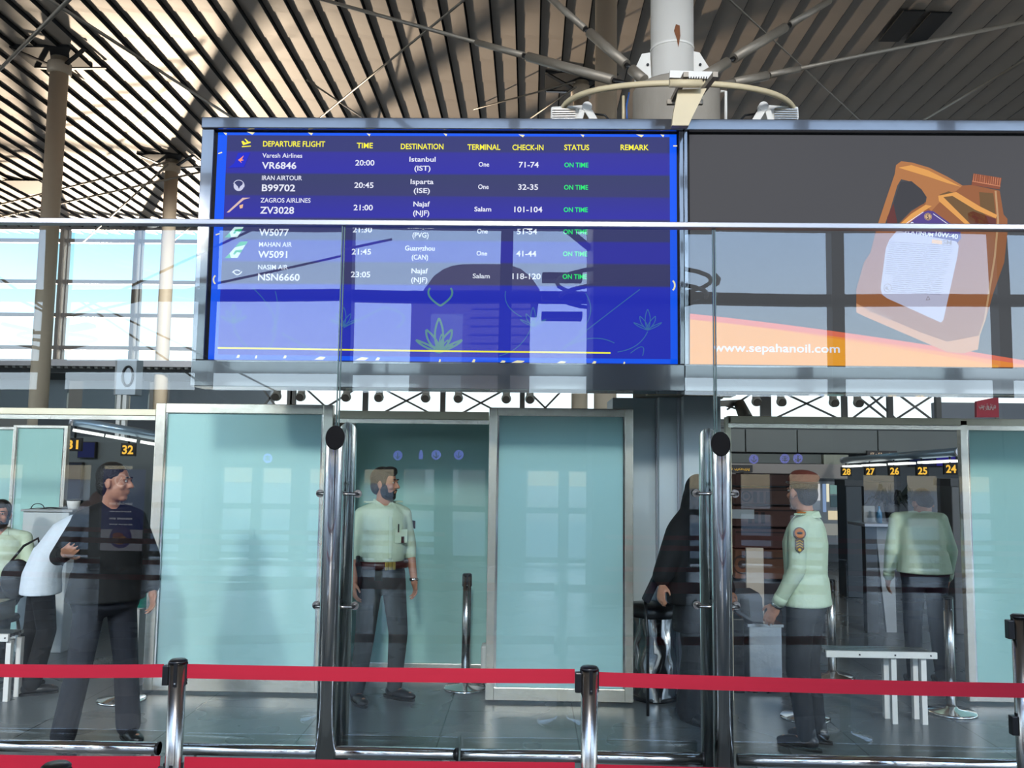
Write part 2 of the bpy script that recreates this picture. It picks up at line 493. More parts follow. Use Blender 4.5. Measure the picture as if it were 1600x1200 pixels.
# slim roof column behind, mirrored at the far left of the glass, with its floodlight ring
cx = mir(62, 600, 14.6)
cs = thing('steel_column', 'dark slim column with a floodlight ring mirrored in the glass at far left', 'column', (cx.x, cx.y, 0))
MB().tube([(cx.x, cx.y, 0), (cx.x, cx.y, CEIL)], .17, 16).build('shaft', mat('dark steel', (62, 60, 58), .5, .2), cs)
zr = P(62, 525, 14.6).z
MB().tube([(cx.x + .62 * math.cos(t * PI / 12), cx.y + .62 * math.sin(t * PI / 12), zr) for t in range(25)], .03, 8).build('ring', 'rod', cs)
for dx, dz in ((-.55, .14), (.55, .14), (-.4, -.18), (.45, -.18)):
    MB().box((cx.x + dx, cx.y + .3, zr + dz), (.42, .3, .06), mtx=Matrix.Rotation(.2 * (1 if dx < 0 else -1), 3, 'Y')).build('floodlight', 'rod', cs)
for sx, zz in ((-4.5, 3.1), (-3.2, 1.7), (4.2, 2.6), (6.0, 1.9)):
    MB().tube([(cx.x, cx.y, zr + .35), (cx.x + sx, cx.y - .6, zr + zz)], .022, 6).build('strut', 'rod', cs)
for sx in (3.2, 4.6):
    MB().tube([(cx.x, cx.y, zr + .9), (cx.x + sx, cx.y - .4, zr - 1.3)], .018, 6).build('strut', 'rod', cs)

# lit door header signs on the front doors (mirrored purple discs with arrows)
lit = emis('lit sign purple', (128, 128, 255), 4.0)
sgn = mat('sign strip', (34, 38, 36), .5)
def header_sign(px0, px1, py, marks, lab):
    a, b = mir(px0, py, 15.4), mir(px1, py, 15.4)
    r = thing('door_sign', lab, 'sign', ((a.x + b.x) / 2, a.y, a.z), 'lit signs over the entrance doors')
    MB().span((a.x, a.y - .04, a.z - .11), (b.x, a.y, a.z + .11)).build('board', sgn, r)
    for px, kind in marks:
        c = mir(px, py, 15.4); c.y = a.y + .01
        if kind == 'person':
            MB().disc(c + V((0, 0, .06)), (0, 1, 0), .028, .012, 12).span((c.x - .035, c.y - .006, c.z - .07), (c.x + .035, c.y + .006, c.z + .04)).build('person_symbol', lit, r); continue
        ld = MB().disc(c, (0, 1, 0), .085, .012, 24).build('lit_disc', lit, r)
        y = c.y + .012; dk = MB()
        if kind == 'down':
            dk.span((c.x - .008, y - .003, c.z - .055), (c.x + .008, y + .003, c.z + .055))
            for sg in (-1, 1): dk.beam((c.x, y, c.z - .055), (c.x + sg * .045, y, c.z - .01), .012, .014)
        else:
            for q in (-.03, 0, .03): dk.span((c.x - .05, y - .003, c.z + q - .006), (c.x + .05, y + .003, c.z + q + .006))
            dk.span((c.x - .006, y - .003, c.z - .05), (c.x + .006, y + .003, c.z + .05))
        dk.build('arrow' if kind == 'down' else 'globe_symbol', 'black', ld)
header_sign(605, 745, 712, ((631, 'down'), (668, 'person'), (692, 'down'), (727, 'down')), 'lit door sign with down arrows mirrored in the middle glass door')
header_sign(1160, 1252, 717, ((1172, 'down'), (1222, 'globe'), (1243, 'down')), 'lit door sign with arrow discs mirrored beside the right steel post')
header_sign(375, 420, 716, ((398, 'globe'),), 'lit globe disc sign mirrored in the left frosted panel')

# ================================================================== GLASS PARTITION
YG = 4.8
z_top = P(800, 352, YG).z; z_rail = P(900, 1180, 4.72).z
gm = glass('partition glass', (.94, .965, .96), .040, wav=.0022)
XJ = [P(530, 600, YG).x - 2.09, P(530, 600, YG).x, P(1117.5, 600, YG).x, P(1117.5, 600, YG).x + 2.09]
glabs = ('clear glass panel left of the left steel post', 'clear glass panel between the two tall steel posts', 'clear glass panel right of the right steel post')
for i in range(3):
    x0, x1 = XJ[i] + .006, XJ[i + 1] - .006
    w = (x1 - x0)
    o = MB().span((-w / 2, -.0005, .05), (w / 2, .0005, z_top)).build('glass_panel', gm)
    o.location = ((x0 + x1) / 2, YG, 0); o.rotation_euler = (0, 0, (-.010, .004, -.003)[i])
    tag(o, glabs[i], 'glass panel', 'glass partition panels')
    ge = mat('glass edge', (70, 92, 88), .2)
    for s in (-1, 1):
        eo = MB().span((s * w / 2 - .003, -.0055, .05), (s * w / 2 + .003, .0055, z_top)).build('edge', ge); eo.parent = o
# top rail
a, b = P(-60, 352.5, YG), P(1760, 352.5, YG)
mb = MB().span((XJ[0], YG - .03, z_top - .013), (XJ[3] + .4, YG + .03, z_top + .018))
tr = single('top_rail', mb, 'alu', 'slim aluminium rail capping the glass partition across the picture', 'rail', bevel=.004)
# bottom rail segments
for (p0, p1), lab in zip(((-70, 249), (263, 716), (720, 1100), (1152, 1700)), ('left end', 'below the left post', 'below the frosted door panel', 'right of the right steel post')):
    a, b = P(p0, 1175, 4.70).x, P(p1, 1175, 4.70).x
    r = thing('bottom_rail', f'horizontal steel tube low on the glass, the length {lab}', 'rail', ((a + b) / 2, 4.70, 0), 'low steel rails along the glass')
    MB().tube([(a, 4.70, z_rail), (b, 4.70, z_rail)], .031, 20).build('tube', 'chrome', r)
    MB().tube([(b - .012, 4.70, z_rail), (b + .0, 4.70, z_rail)], .034, 20).build('end_cap', 'dark', r)
    for q in (a + .12, b - .06):
        MB().span((q - .02, 4.69, 0), (q + .02, 4.73, z_rail - .02)).build('bracket', 'brushed', r)

# ---- twin-tube steel posts
def post(px_top, py_top, px_bot, lab, side):
    f0 = P(px_top, 900, 4.65).x
    root = thing('steel_post', lab, 'post', (f0, 4.65, 0), 'twin-tube steel posts of the glass partition')
    R = .052
    zt = P(px_top, py_top, 4.65).z
    rear_x = f0 - side * 0.0
    for nm, yy, slope in (('front_tube', 4.65, 1), ('rear_tube', 4.98, -1)):
        seg = 40; vs = []; base = zt if slope > 0 else zt + .03
        for k in range(seg):
            t = 2 * PI * k / seg; vs.append((f0 + R * math.cos(t), yy + R * math.sin(t), 0))
        for k in range(seg):
            t = 2 * PI * k / seg
            vs.append((f0 + R * math.cos(t), yy + R * math.sin(t), base + slope * R * math.sin(t) * 1.25 - side * .012 * math.cos(t) * slope))
        mb = MB().poly(vs, [(k, (k + 1) % seg, seg + (k + 1) % seg, seg + k) for k in range(seg)], True)
        mb.f.append([k for k in range(seg)][::-1]); mb.sm.append(False)
        t_o = mb.build(nm, 'chrome', root)
        cap = MB()
        cv = [V(v) + V((0, 0, .0)) for v in vs[seg:]]
        cc = sum(cv, V()) / seg
        cap.prism([cc + (v - cc) * .97 for v in cv], (0, -.004 * slope, .004)); cap.build('cap', 'dark', root)
    rodm, disc = MB(), None
    for pz, k in ((772, 0), (950, 1)):
        z = P(px_top, pz, 4.7).z
        MB().tube([(f0, 4.65, z - .0), (f0, 4.98, z)], .011, 10).build('spider_rod', 'dark', root)
        for s in (-1, 1):
            MB().tube([(f0, 4.725, z), (f0 + s * .105, 4.745, z - .0)], .0095, 10).build('spider_arm', 'brushed', root)
            MB().tube([(f0 + s * .105, 4.735, z), (f0 + s * .105, 4.812, z)], .009, 10).build('bolt', 'dark', root)
            MB().disc((f0 + s * .105, 4.786, z), (0, 1, 0), .022, .012).build('clamp_disc', 'brushed', root)
    return root
post(517, 684, 502, 'tall twin-tube steel post with slanted cap, left one, before the man in green', 1)
post(1128, 694, 1130, 'tall twin-tube steel post with slanted cap, right one, beside the dark robe', -1)

# ================================================================== BELT STANCHIONS AND BELTS
def stanchion(x, y, h, lab, group, clips, dual=True):
    r = thing('belt_stanchion', lab, 'stanchion', (x, y, 0), group)
    R = .0335
    MB().lathe((x, y, 0), ((.17, 0), (.172, .012), (.16, .02), (.05, .034), (.036, .05))).build('base', 'chrome', r)
    MB().tube([(x, y, .03), (x, y, h - .012)], R, 28).build('pole', 'brushed', r)
    MB().lathe((x, y, h - .014), ((R + .002, 0), (R + .003, .008), (R - .004, .014), (.0, .0145))).build('cap', 'dark', r)
    for z in ((h - .09, h - .48) if dual else (h - .09,)):
        for k in range(4):
            t = -PI / 2 + .12 + k * PI / 2
            c = V((x + math.cos(t) * R, y + math.sin(t) * R, z + .035))
            s = MB().box(c, (.008, .014, .088), rz=t).build('belt_slot', 'dark', r)
            MB().disc(c + V((math.cos(t), math.sin(t), 0)) * .004 + V((0, 0, -.032)), (math.cos(t), math.sin(t), 0), .0035, .004, 10).build('screw', 'chrome', s)
        for s in clips:
            MB().box((x + s * (R + .011), y, z + .028), (.026, .034, .078)).build('belt_clip', 'dark', r, bevel=.004)
    return r
xa, xb = P(278, 1045, 3.54).x, P(921, 1052, 3.54).x
H1 = P(278, 1030, 3.54).z; H2 = P(921, 1041, 3.54).z
stanchion(xa, 3.54, H1, 'steel belt stanchion standing before the left frosted panel', 'front row of belt stanchions', (-1,))
stanchion(xb, 3.54, H2, 'steel belt stanchion standing before the right frosted panel', 'front row of belt stanchions', (-1,))
xr, hr = P(1596, 1050, 3.45).x, P(1596, 961, 3.6).z
stanchion(P(1597, 1050, 3.75).x, 3.75, P(1597, 960, 3.75).z, 'steel belt stanchion cut by the right edge of the picture', 'front row of belt stanchions', (-1,))
n_top = P(88, 1193, 2.31)
stanchion(n_top.x, 2.31, n_top.z, 'nearest steel stanchion, only its round top showing at bottom left', 'front row of belt stanchions', ())
def belt(a, b, hgt, lab, sag=.004):
    a, b = V(a), V(b); mb = MB(); n = 16; vs = []
    for i in range(n + 1):
        t = i / n; p = a.lerp(b, t); p.z -= sag * 4 * t * (1 - t)
        for dz in (-hgt / 2, hgt / 2):
            for dy in (-.0012, .0012): vs.append(p + V((0, dy, dz)))
    fs = []
    for i in range(n):
        o = 4 * i
        fs += [(o, o + 4, o + 6, o + 2), (o + 1, o + 3, o + 7, o + 5), (o + 2, o + 6, o + 7, o + 3), (o, o + 1, o + 5, o + 4)]
    fs += [(0, 2, 3, 1), (4 * n, 4 * n + 1, 4 * n + 3, 4 * n + 2)]
    return single('barrier_belt', mb.poly(vs, fs), 'belt', lab, 'belt', 'red barrier belts')
R = .046
zb1 = lambda px, py: P(px, py, 3.54)
belt(P(-60, 1046.5, 3.6), zb1(256, 1048), .052, 'upper red belt left of the left stanchion')
belt(zb1(289, 1048.5), zb1(898, 1056.5), .056, 'upper red belt stretched between the two front stanchions')
belt(zb1(933, 1061), P(1660, 1080, 3.47), .055, 'upper red belt right of the right stanchion')
belt(P(-60, 1189, 3.6), zb1(250, 1193), .058, 'lower red belt left of the left stanchion, at the bottom edge')
belt(zb1(288, 1194), zb1(898, 1203), .058, 'lower red belt between the two front stanchions, at the bottom edge')
belt(zb1(933, 1206), P(1660, 1222, 3.47), .058, 'lower red belt right of the right stanchion, mostly below the edge')
# queue lanes behind the photographer, mirrored over the dark clothes
for i, (yy, z) in enumerate(((.45, .90), (.45, .52), (-.9, .90), (-.9, .52))):
    for sx in (-1, 1):
        belt((sx * .95, yy, z), (sx * 7.0, yy, z), .055, ('red queue belt mirrored in the glass, ' + ('right' if sx > 0 else 'left') + ' lane, ' + ('near row, ' if yy > 0 else 'back row, ') + ('upper' if z > .7 else 'lower')))
# ================================================================== FLIGHT BOARD + ADVERT SCREEN
YB0 = 5.62                       # screen plane
def S(px, py, d=0.0): return P(px, py, YB0 - d)
def flat(mb, pts, d, th=.0006):
    """flat drawn shape on the screens, d = layer distance in front of the screen"""
    return mb.prism([S(x, y, d) for x, y in pts], (0, -th, 0))
def line(mb, pts, w, d, closed=False):
    """drawn line of pixel-wide strokes on a screen"""
    k = YB0 / F_PX * w / 2
    q = [S(x, y, d) for x, y in pts]
    if closed: q.append(q[0])
    for a, b in zip(q, q[1:]):
        t = (b - a); 
        if t.length < 1e-6: continue
        t.normalize(); nn = V((-t.z, 0, t.x)) * k
        mb.poly([a + nn, b + nn, b - nn, a - nn], [(0, 1, 2, 3)])
def bez(p0, p1, p2, n=10):
    return [((1 - t) ** 2 * p0[0] + 2 * t * (1 - t) * p1[0] + t * t * p2[0], (1 - t) ** 2 * p0[1] + 2 * t * (1 - t) * p1[1] + t * t * p2[1]) for t in [i / n for i in range(n + 1)]]
PXM = YB0 / F_PX                  # metres per pixel on the screen plane

fl = thing('flight_board', 'large blue departures board hanging over the frosted panels', 'information board', (S(700, 400).x, YB0, S(700, 605).z))
TLx, BRx = S(319, 190).x, S(1067, 190).x
ztop, zbot = S(690, 188.5).z, S(690, 608).z
s0x, s1x = S(341, 206).x, S(1058, 400).x
sz1, sz0 = S(700, 208.5).z, S(700, 565).z
def frame_parts(x0, x1, a0, a1, root, left_end):
    mb = MB().span((x0, YB0 - .05, sz1 + .012), (x1 - .002, YB0 + .22, ztop)); mb.build('top_bezel', 'gloss', root, bevel=.006)
    MB().span((x0, YB0 - .03, zbot), (x1 - .002, YB0 + .22, sz0 - .006)).build('bottom_panel', 'gloss', root, bevel=.006)
    MB().span((x0, YB0 - .03, sz0 - .006), (a0 - .018, YB0 + .22, sz1 + .012)).build('side_panel', 'gloss', root, bevel=.004)
    if left_end: MB().span((a1 + .012, YB0 - .03, sz0 - .006), (x1 - .002, YB0 + .22, sz1 + .012)).build('side_panel', 'gloss', root, bevel=.004)
    MB().span((a0 - .018, YB0 + .012, sz0 - .006), (a1 + .012, YB0 + .2, sz1 + .012)).build('housing', 'black', root)
frame_parts(TLx, BRx, s0x, s1x, fl, True)

# blue screen: banded rows, electric blue border
def screen_mat():
    m = bpy.data.materials.new('flight screen'); m.use_nodes = True
    n, l = m.node_tree.nodes, m.node_tree.links
    b = n['Principled BSDF']; b.inputs['Base Color'].default_value = (.01, .01, .015, 1); b.inputs['Roughness'].default_value = .6; b.inputs['Specular IOR Level'].default_value = .08
    tc = n.new('ShaderNodeTexCoord'); sp = n.new('ShaderNodeSeparateXYZ'); l.new(tc.outputs['Object'], sp.inputs[0])
    rp = n.new('ShaderNodeValToRGB'); rp.color_ramp.interpolation = 'LINEAR'
    H = sz1 - sz0; base = sz0 - fl.location.z
    mr = n.new('ShaderNodeMapRange'); mr.inputs['From Min'].default_value = base; mr.inputs['From Max'].default_value = base + H
    l.new(sp.outputs['Z'], mr.inputs[0]); l.new(mr.outputs[0], rp.inputs[0])
    els = rp.color_ramp.elements
    G = (56, 58, 112); B = (48, 46, 168); D = (34, 44, 190)
    f = lambda py: (565 - py) / (565 - 208.5)
    stops = [(565, D), (449, D), (446, (58, 58, 106)), (414, (58, 58, 106)), (411, B), (380, B), (377, G), (345, G), (342, B), (310, (50, 50, 150)), (307, G), (275, (54, 60, 106)), (272, B), (240, (52, 50, 160)), (237, (54, 58, 118)), (210, (54, 58, 118))]
    els[0].position = 0; els[0].color = (*lin(stops[0][1]), 1); els[1].position = 1; els[1].color = (*lin(stops[-1][1]), 1)
    for py, c in stops[1:-1]:
        q = els.new(f(py)); q.color = (*lin(c), 1)
    l.new(rp.outputs[0], b.inputs['Emission Color']); b.inputs['Emission Strength'].default_value = .95
    return m
scr = MB().span((s0x, YB0 + .002, sz0), (s1x, YB0 + .012, sz1)).build('screen', screen_mat(), fl)
eb = emis('electric blue', (12, 92, 255), .95)
mb = MB()
bw = .020
for a, b in (((s0x, sz0), (s0x + .062, sz1)), ((s1x - .046, sz0), (s1x, sz1)), ((s0x, sz1 - .018), (s1x, sz1)), ((s0x, sz0), (s1x, sz0 + .030))):
    mb.span((a[0], YB0 - .0004, a[1]), (b[0], YB0 + .0015, b[1]))
mb.build('blue_border', eb, scr)
ly = emis('screen yellow', (255, 246, 60), 1.0); lw = emis('screen white', (232, 234, 250), 1.0); lg_ = emis('screen green', (40, 240, 120), 1.0)
yb, gb = MB(), MB()
def T(mbx, s, px, py, h, align='CENTER', bold=.018, w=None, d=.003):
    text(mbx, s, S(px, py + h / 2, d), h * PXM, align, bold, width=(w * PXM if w else None))
for s, px, py, w in (('DEPARTURE FLIGHT', 459, 224.5, 101), ('TIME', 570, 227, 26), ('DESTINATION', 659.5, 228.5, 69), ('TERMINAL', 756, 229.5, 53), ('CHECK-IN', 825, 230, 50), ('STATUS', 901, 230, 40), ('REMARK', 991, 230, 45)):
    T(yb, s, px, py, 9.0, w=w)
rows = [(255.5, 'Varesh Airlines', 'VR6846', '20:00', 'Istanbul', '(IST)', 'One', '71-74', 65, 56),
        (290.5, 'IRAN AIRTOUR', 'B99702', '20:45', 'Isparta', '(ISE)', 'One', '32-35', 65, 54),
        (325.5, 'ZAGROS AIRLINES', 'ZV3028', '21:00', 'Najaf', '(NJF)', 'Salam', '101-104', 81, 55),
        (360, 'MAHAN AIR', 'W5077', '21:30', 'Shanghai', '(PVG)', 'One', '51-54', 53, 48),
        (394.5, 'MAHAN AIR', 'W5091', '21:45', 'Guangzhou', '(CAN)', 'One', '41-44', 53, 47),
        (430, 'NASIM AIR', 'NSN6660', '23:05', 'Najaf', '(NJF)', 'Salam', '118-120', 48, 67)]
for i, (y, al, no, tm, d1, d2, te, ck, w1, w2) in enumerate(rows):
    x = 410 - i * 1.5; wb = MB()
    T(wb, al, x, y - 13 + 0.0, 7.5, 'LEFT', .012, w1); T(wb, no, x - .5, y + 2.5, 11, 'LEFT', .02, w2)
    T(wb, tm, 570 - i * 1.3, y - 1.5, 9, w=31); T(wb, d1, 660 - i, y - 7, 8, w=len(d1) * 5.3); T(wb, d2, 660 - i, y + 7, 8, w=26)
    T(wb, te, 756 - i * .8, y + 1, 7.4, w=(17 if te == 'One' else 27)); T(wb, ck, 826 - i * .9, y + 1.5, 9, w=len(ck) * 6.4)
    wb.build('row_lettering', lw, scr)
    T(gb, 'ON TIME', 900.5 - i * .5, y + 2, 7.6, w=38.5)
line(yb, ((340, 543.5), (640, 548), (954, 551.5)), 2.6, .003)
# departing plane pictogram
flat(yb, ((377, 221), (380, 220), (383, 223), (391, 221), (392, 223), (380, 227)), .003); flat(yb, ((378, 228.5), (392, 227.5), (392, 229), (378, 230)), .003)
flat(yb, ((382, 217), (384, 217), (389, 222), (386, 222.5)), .003)
o_ = yb.build('yellow_lettering', ly, scr); go_ = gb.build('green_lettering', lg_, scr)
# airline tail emblems
def emblem(name, shapes):
    for nm, c, pts in shapes:
        mb = MB()
        for j, q in enumerate(pts): flat(mb, q, .0025 + .0005 * shapes.index((nm, c, pts)))
        mb.build(nm, emis(name + ' ' + nm, c, 1.0), scr)
emblem('varesh', [('tail_emblem', (26, 40, 205), [((357, 262), (366, 255), (372, 239), (391, 238), (381, 261))]), ('emblem_bird', (255, 150, 120), [((372, 250), (381, 243), (378, 249), (381, 250), (376, 252), (378, 255))])])
emblem('airtour', [('tail_emblem', (205, 208, 235), [[(373 + 8 * math.cos(t * PI / 10) * r, 290.5 + 8 * math.sin(t * PI / 10) * r) for t, r in [(k, 1) for k in range(-2, 13)] + [(11, .45), (8, .2), (5, .62), (1, .3), (-1, .75)]]])])
mb = MB(); line(mb, [(373 + 8.6 * math.cos(t * PI / 10), 290 + 8.6 * math.sin(t * PI / 10)) for t in range(-9, 2)], 1.2, .003); mb.build('emblem_ring', bpy.data.materials['airtour tail_emblem'], scr)
emblem('zagros', [('tail_emblem', (222, 190, 182), [((354, 332), (358, 332), (381, 312), (391, 309), (379, 309))]), ('emblem_bird', (240, 190, 150), [((374, 321), (380, 319), (379, 325), (375, 326))])])
for yy, nm in ((358.5, 'w77'), (391, 'w91')):
    emblem('mahan ' + nm, [('tail_emblem', (214, 240, 246), [((352, yy + 12), (371, yy + 12), (387, yy - 14), (375, yy - 13))]), ('emblem_cap', (32, 176, 120), [((367, yy - 4.5), (375, yy - 13.5), (387.5, yy - 14), (384, yy - 8.5)), ((351, yy + 12.3), (359, yy + 5), (361, yy + 12.3)), ((364, yy + 6), (368, yy), (379, yy - 1), (376, yy + 4), (370, yy + 3), (367, yy + 7))])])
mb = MB(); line(mb, bez((363, 426), (369, 419), (375, 424)) , 1.6, .003); line(mb, bez((365, 425), (371, 434), (378, 424)), 1.6, .003); mb.build('emblem_ring', lw, scr)
# flower scroll ornament in the lower field
orn = emis('screen ornament', (60, 112, 168), 1.0); orn2 = emis('screen ornament green', (84, 140, 140), 1.0)
mb, mg = MB(), MB()
def lotus(cx, cy, s, mbx, w=1.3):
    for dx, hh, sp in ((0, 1.5, .36), (-.55, 1.0, .35), (.55, 1.0, .35), (-1.0, .55, .3), (1.0, .55, .3)):
        tip = (cx + dx * s * 1.0, cy - hh * s)
        line(mbx, bez((cx, cy), (cx + dx * s * .5 - sp * s, cy - hh * s * .5), tip) + bez(tip, (cx + dx * s * .5 + sp * s, cy - hh * s * .5), (cx, cy)), w, .0026)
for cx, cy, s in ((365, 505, 20), (537, 510, 20), (833, 510, 20), (1012, 516, 22)): lotus(cx, cy, s, mb)
lotus(686, 551, 36, mg, 3.2); lotus(690, 549, 18, mg, 2)
for s in (-1, 1):
    line(mg, bez((688, 478), (688 + s * 26, 462), (688 + s * 16, 450)), 3, .0026)
for pts in (((830, 512), (815, 548), (780, 556)), ((1012, 518), (1000, 545), (965, 550)), ((985, 552), (1012, 530), (1004, 556)), ((880, 545), (930, 505), (1000, 452)), ((905, 520), (935, 490), (915, 458)), ((890, 538), (930, 520), (960, 536)), ((365, 508), (372, 535), (392, 545)), ((420, 545), (450, 500), (395, 450)), ((440, 520), (470, 540), (505, 552)), ((425, 520), (440, 490), (430, 455)), ((537, 512), (560, 500), (600, 480)), ((600, 480), (650, 490), (620, 512)), ((790, 455), (785, 480), (815, 495))):
    line(mb, bez(*pts, n=14), 1.3, .0026)
mb.build('ornament', orn, scr); mg.build('ornament', orn2, scr)
mb = MB()
for x, y, r in ((352, 209, 3), (392, 208, 6), (485, 209, 4), (576, 210.5, 3), (696, 210.5, 3), (815, 212, 5), (910, 212, 3), (1000, 212, 6), (1035, 212, 3)):
    flat(mb, ((x - r, y - 2), (x + r, y - 1), (x + r * .4, y + 2.5)), .002)
for x, y, r in ((372, 556, 3), (400, 557, 2), (445, 557, 3), (500, 559, 9), (565, 560, 11), (590, 560, 4), (687, 563, 2), (740, 563, 3), (785, 565, 5), (808, 565, 12), (876, 566, 9), (928, 566, 4), (975, 567, 2)):
    flat(mb, ((x - r, y + 3), (x, y - 2), (x + r, y - 1), (x + r * .5, y + 3)), .002)
for x, y in ((341, 240), (337, 367)): line(mb, ((x, y), (x + 6, y - 2)), 2, .002)
line(mb, [(338.5 - 5 * math.cos(t * PI / 8), 437 - 7 * math.sin(t * PI / 8)) for t in range(-3, 4)], 2.4, .002)
line(mb, [(1049 + 5.5 * math.cos(t * PI / 8), 446 + 8 * math.sin(t * PI / 8)) for t in range(-3, 4)], 2.6, .002)
line(mb, ((1052, 228), (1058, 228)), 2, .002)
mb.build('border_ornament', emis('screen cream', (250, 240, 190), 1.0), scr)

# ---- advert screen
ad = thing('advert_screen', 'dark advertising screen showing an orange oil canister, right of the flight board', 'advertising screen', (S(1400, 400).x, YB0, S(1400, 605).z))
AX0, AX1 = S(1067, 200).x, S(1850, 200).x
b0x, b1x = S(1078, 300).x, S(1830, 300).x
frame_parts(AX0, AX1, b0x, b1x, ad, True)
as_ = MB().span((b0x, YB0 + .002, sz0), (b1x, YB0 + .012, sz1)).build('screen', emis('advert dark ground', (78, 78, 81), .95), ad)
def A(name, c, polys, d, s=1.0):
    m_ = emis('advert ' + name + ' %d' % len(bpy.data.materials), c, s)
    for q in polys: flat(MB(), q, d).build(name, m_, as_)
# sunset wave
top = bez((1078, 493), (1300, 515), (1600, 566), 14) + [(1826, 575)]
A('wave', (238, 140, 52), [top + [(1826, 576), (1078, 569)]], .0012)
t2 = bez((1078, 498), (1280, 522), (1560, 571), 12)
A('wave', (240, 160, 40), [t2 + [(1560, 574), (1078, 569)]], .0016)
t3 = bez((1078, 490), (1300, 513), (1600, 563), 14); t4 = bez((1078, 499), (1300, 521), (1600, 570), 14)
A('wave_edge', (226, 110, 84), [t3 + t4[::-1]], .002)
# canister silhouette with handle opening
O1 = (178, 118, 70); 
handle = [(1371, 352), (1385, 310), (1398, 272), (1400, 258), (1408, 252), (1425, 254), (1452, 262), (1480, 276), (1504, 290), (1492, 300), (1466, 318), (1455, 330), (1446, 320), (1448, 308), (1440, 296), (1424, 284), (1408, 280), (1402, 290), (1390, 330), (1382, 352)]
A('canister_handle', O1, [handle], .0026)
body = [(1371, 352), (1402, 352), (1424, 330), (1452, 312), (1466, 300), (1502, 290), (1518, 289), (1562, 298), (1568, 335), (1574, 342), (1574, 365), (1569, 410), (1552, 458), (1540, 500), (1531, 524), (1528, 546), (1506, 552), (1480, 550), (1350, 494), (1338, 488), (1338, 452), (1350, 410), (1360, 395)]
A('canister_body', (152, 94, 56), [body], .0022)
A('canister_grip', (62, 62, 66), [((1407, 284), (1424, 283), (1440, 296), (1447, 308), (1444, 318), (1424, 328), (1402, 351), (1383, 351), (1392, 330))], .003)
A('canister_shade', (100, 52, 48), [((1512, 333), (1520, 330), (1556, 342), (1556, 352), (1514, 352)), ((1386, 340), (1396, 318), (1402, 348), (1386, 351))], .0034)
A('canister_shade', (112, 84, 50), [((1468, 304), (1482, 299), (1494, 302), (1540, 336), (1546, 352), (1514, 352), (1494, 330), (1470, 312)), ((1530, 300), (1552, 302), (1556, 338), (1532, 330))], .0034)
A('canister_glint', (226, 160, 84), [((1404, 262), (1424, 258), (1450, 266), (1490, 286), (1502, 292), (1480, 286), (1450, 276)), ((1466, 306), (1494, 300), (1530, 322), (1558, 336), (1556, 341), (1524, 328), (1488, 306), (1474, 308), (1518, 352), (1510, 352), (1467, 314)), ((1404, 352), (1424, 334), (1446, 320), (1456, 322), (1440, 332), (1416, 352))], .0038)
A('canister_foot', (206, 150, 110), [((1338, 474), (1364, 488), (1440, 520), (1480, 534), (1531, 524), (1528, 546), (1506, 552), (1480, 550), (1350, 494), (1338, 488))], .003)
A('canister_seam', (190, 150, 110), [((1554, 298), (1557, 298), (1561, 345), (1556, 400), (1540, 500), (1531, 524), (1529, 524), (1537, 500), (1553, 400), (1558, 345))], .0034)
capm = MB(); 
flat(capm, ((1521, 271), (1565, 278), (1562, 296), (1518, 289)), .004)
capm.build('canister_cap', emis('advert cap', (140, 78, 52), 1.0), as_)
mb = MB()
for k in range(13):
    x = 1522 + k * 3.4; line(mb, ((x, 271.5 + k * .55), (x - 1.2, 283 + k * .55)), 1.1, .0046)
line(mb, ((1519, 283), (1563, 291)), 1.5, .0046)
mb.build('cap_rib', emis('advert cap rib', (205, 132, 96), 1.0), as_)
# label
A('label', (84, 66, 138), [((1408, 358), (1424, 346), (1444, 331), (1450, 329), (1458, 330), (1500, 360), (1502, 372), (1494, 382), (1400, 360))], .0042)
A('label', (188, 186, 212), [((1402, 360), (1420, 364), (1494, 377), (1498, 384), (1496, 400), (1474, 500), (1470, 504), (1386, 466), (1378, 460), (1376, 450), (1384, 388), (1390, 374))], .0046)
for q in (((1406, 356), (1425, 343), (1443, 331)), ((1458, 334), (1478, 348), (1494, 358))):
    mb = MB(); line(mb, q, 1.0, .005); mb.build('label_line', lw, as_)
mb = MB(); mb.disc(S(1450, 338.5, .005), (0, 1, 0), 6 * PXM, .0006, 20); mb.build('label_emblem', emis('advert emblem', (214, 180, 140), 1.0), as_)
mb = MB(); T(mb, 'S', 1450, 338.5, 7, d=.006); line(mb, [(1450 + 5 * math.cos(t * PI / 8), 338.5 + 5 * math.sin(t * PI / 8)) for t in range(17)], .9, .006); mb.build('emblem_letter', emis('advert emblem dark', (70, 50, 70), 1.0), as_)
mb = MB()
def TR(s, px, py, h, w, ang, mbx, d=.0056):
    c, sn = math.cos(ang), math.sin(ang)
    text(mbx, s, S(px, py, d), h * PXM, 'CENTER', .02, xd=V((c, 0, -sn)), yd=V((sn, 0, c)), width=w * PXM)
TR('PLATINUM', 1436, 367, 6, 44, .13, mb); TR('10W-40', 1478, 371, 7.5, 35, .13, mb); TR('Speedy', 1438, 356, 8, 32, .1, mb)
mb.build('label_lettering', lw, as_)
mb = MB(); TR('SM', 1480, 382, 7, 14, .1, mb); TR('4L', 1386, 453, 6, 7, .1, mb)
line(mb, [(1387 + 6 * math.cos(t * PI / 8), 450 + 6.5 * math.sin(t * PI / 8)) for t in range(17)], 1.0, .0056)
line(mb, ((1447, 469), (1450, 463), (1453, 468)), 1.0, .0056, True)
random.seed(11)
mb.build('label_mark', emis('advert mark', (150, 140, 150), 1.0), as_)
mb = MB()
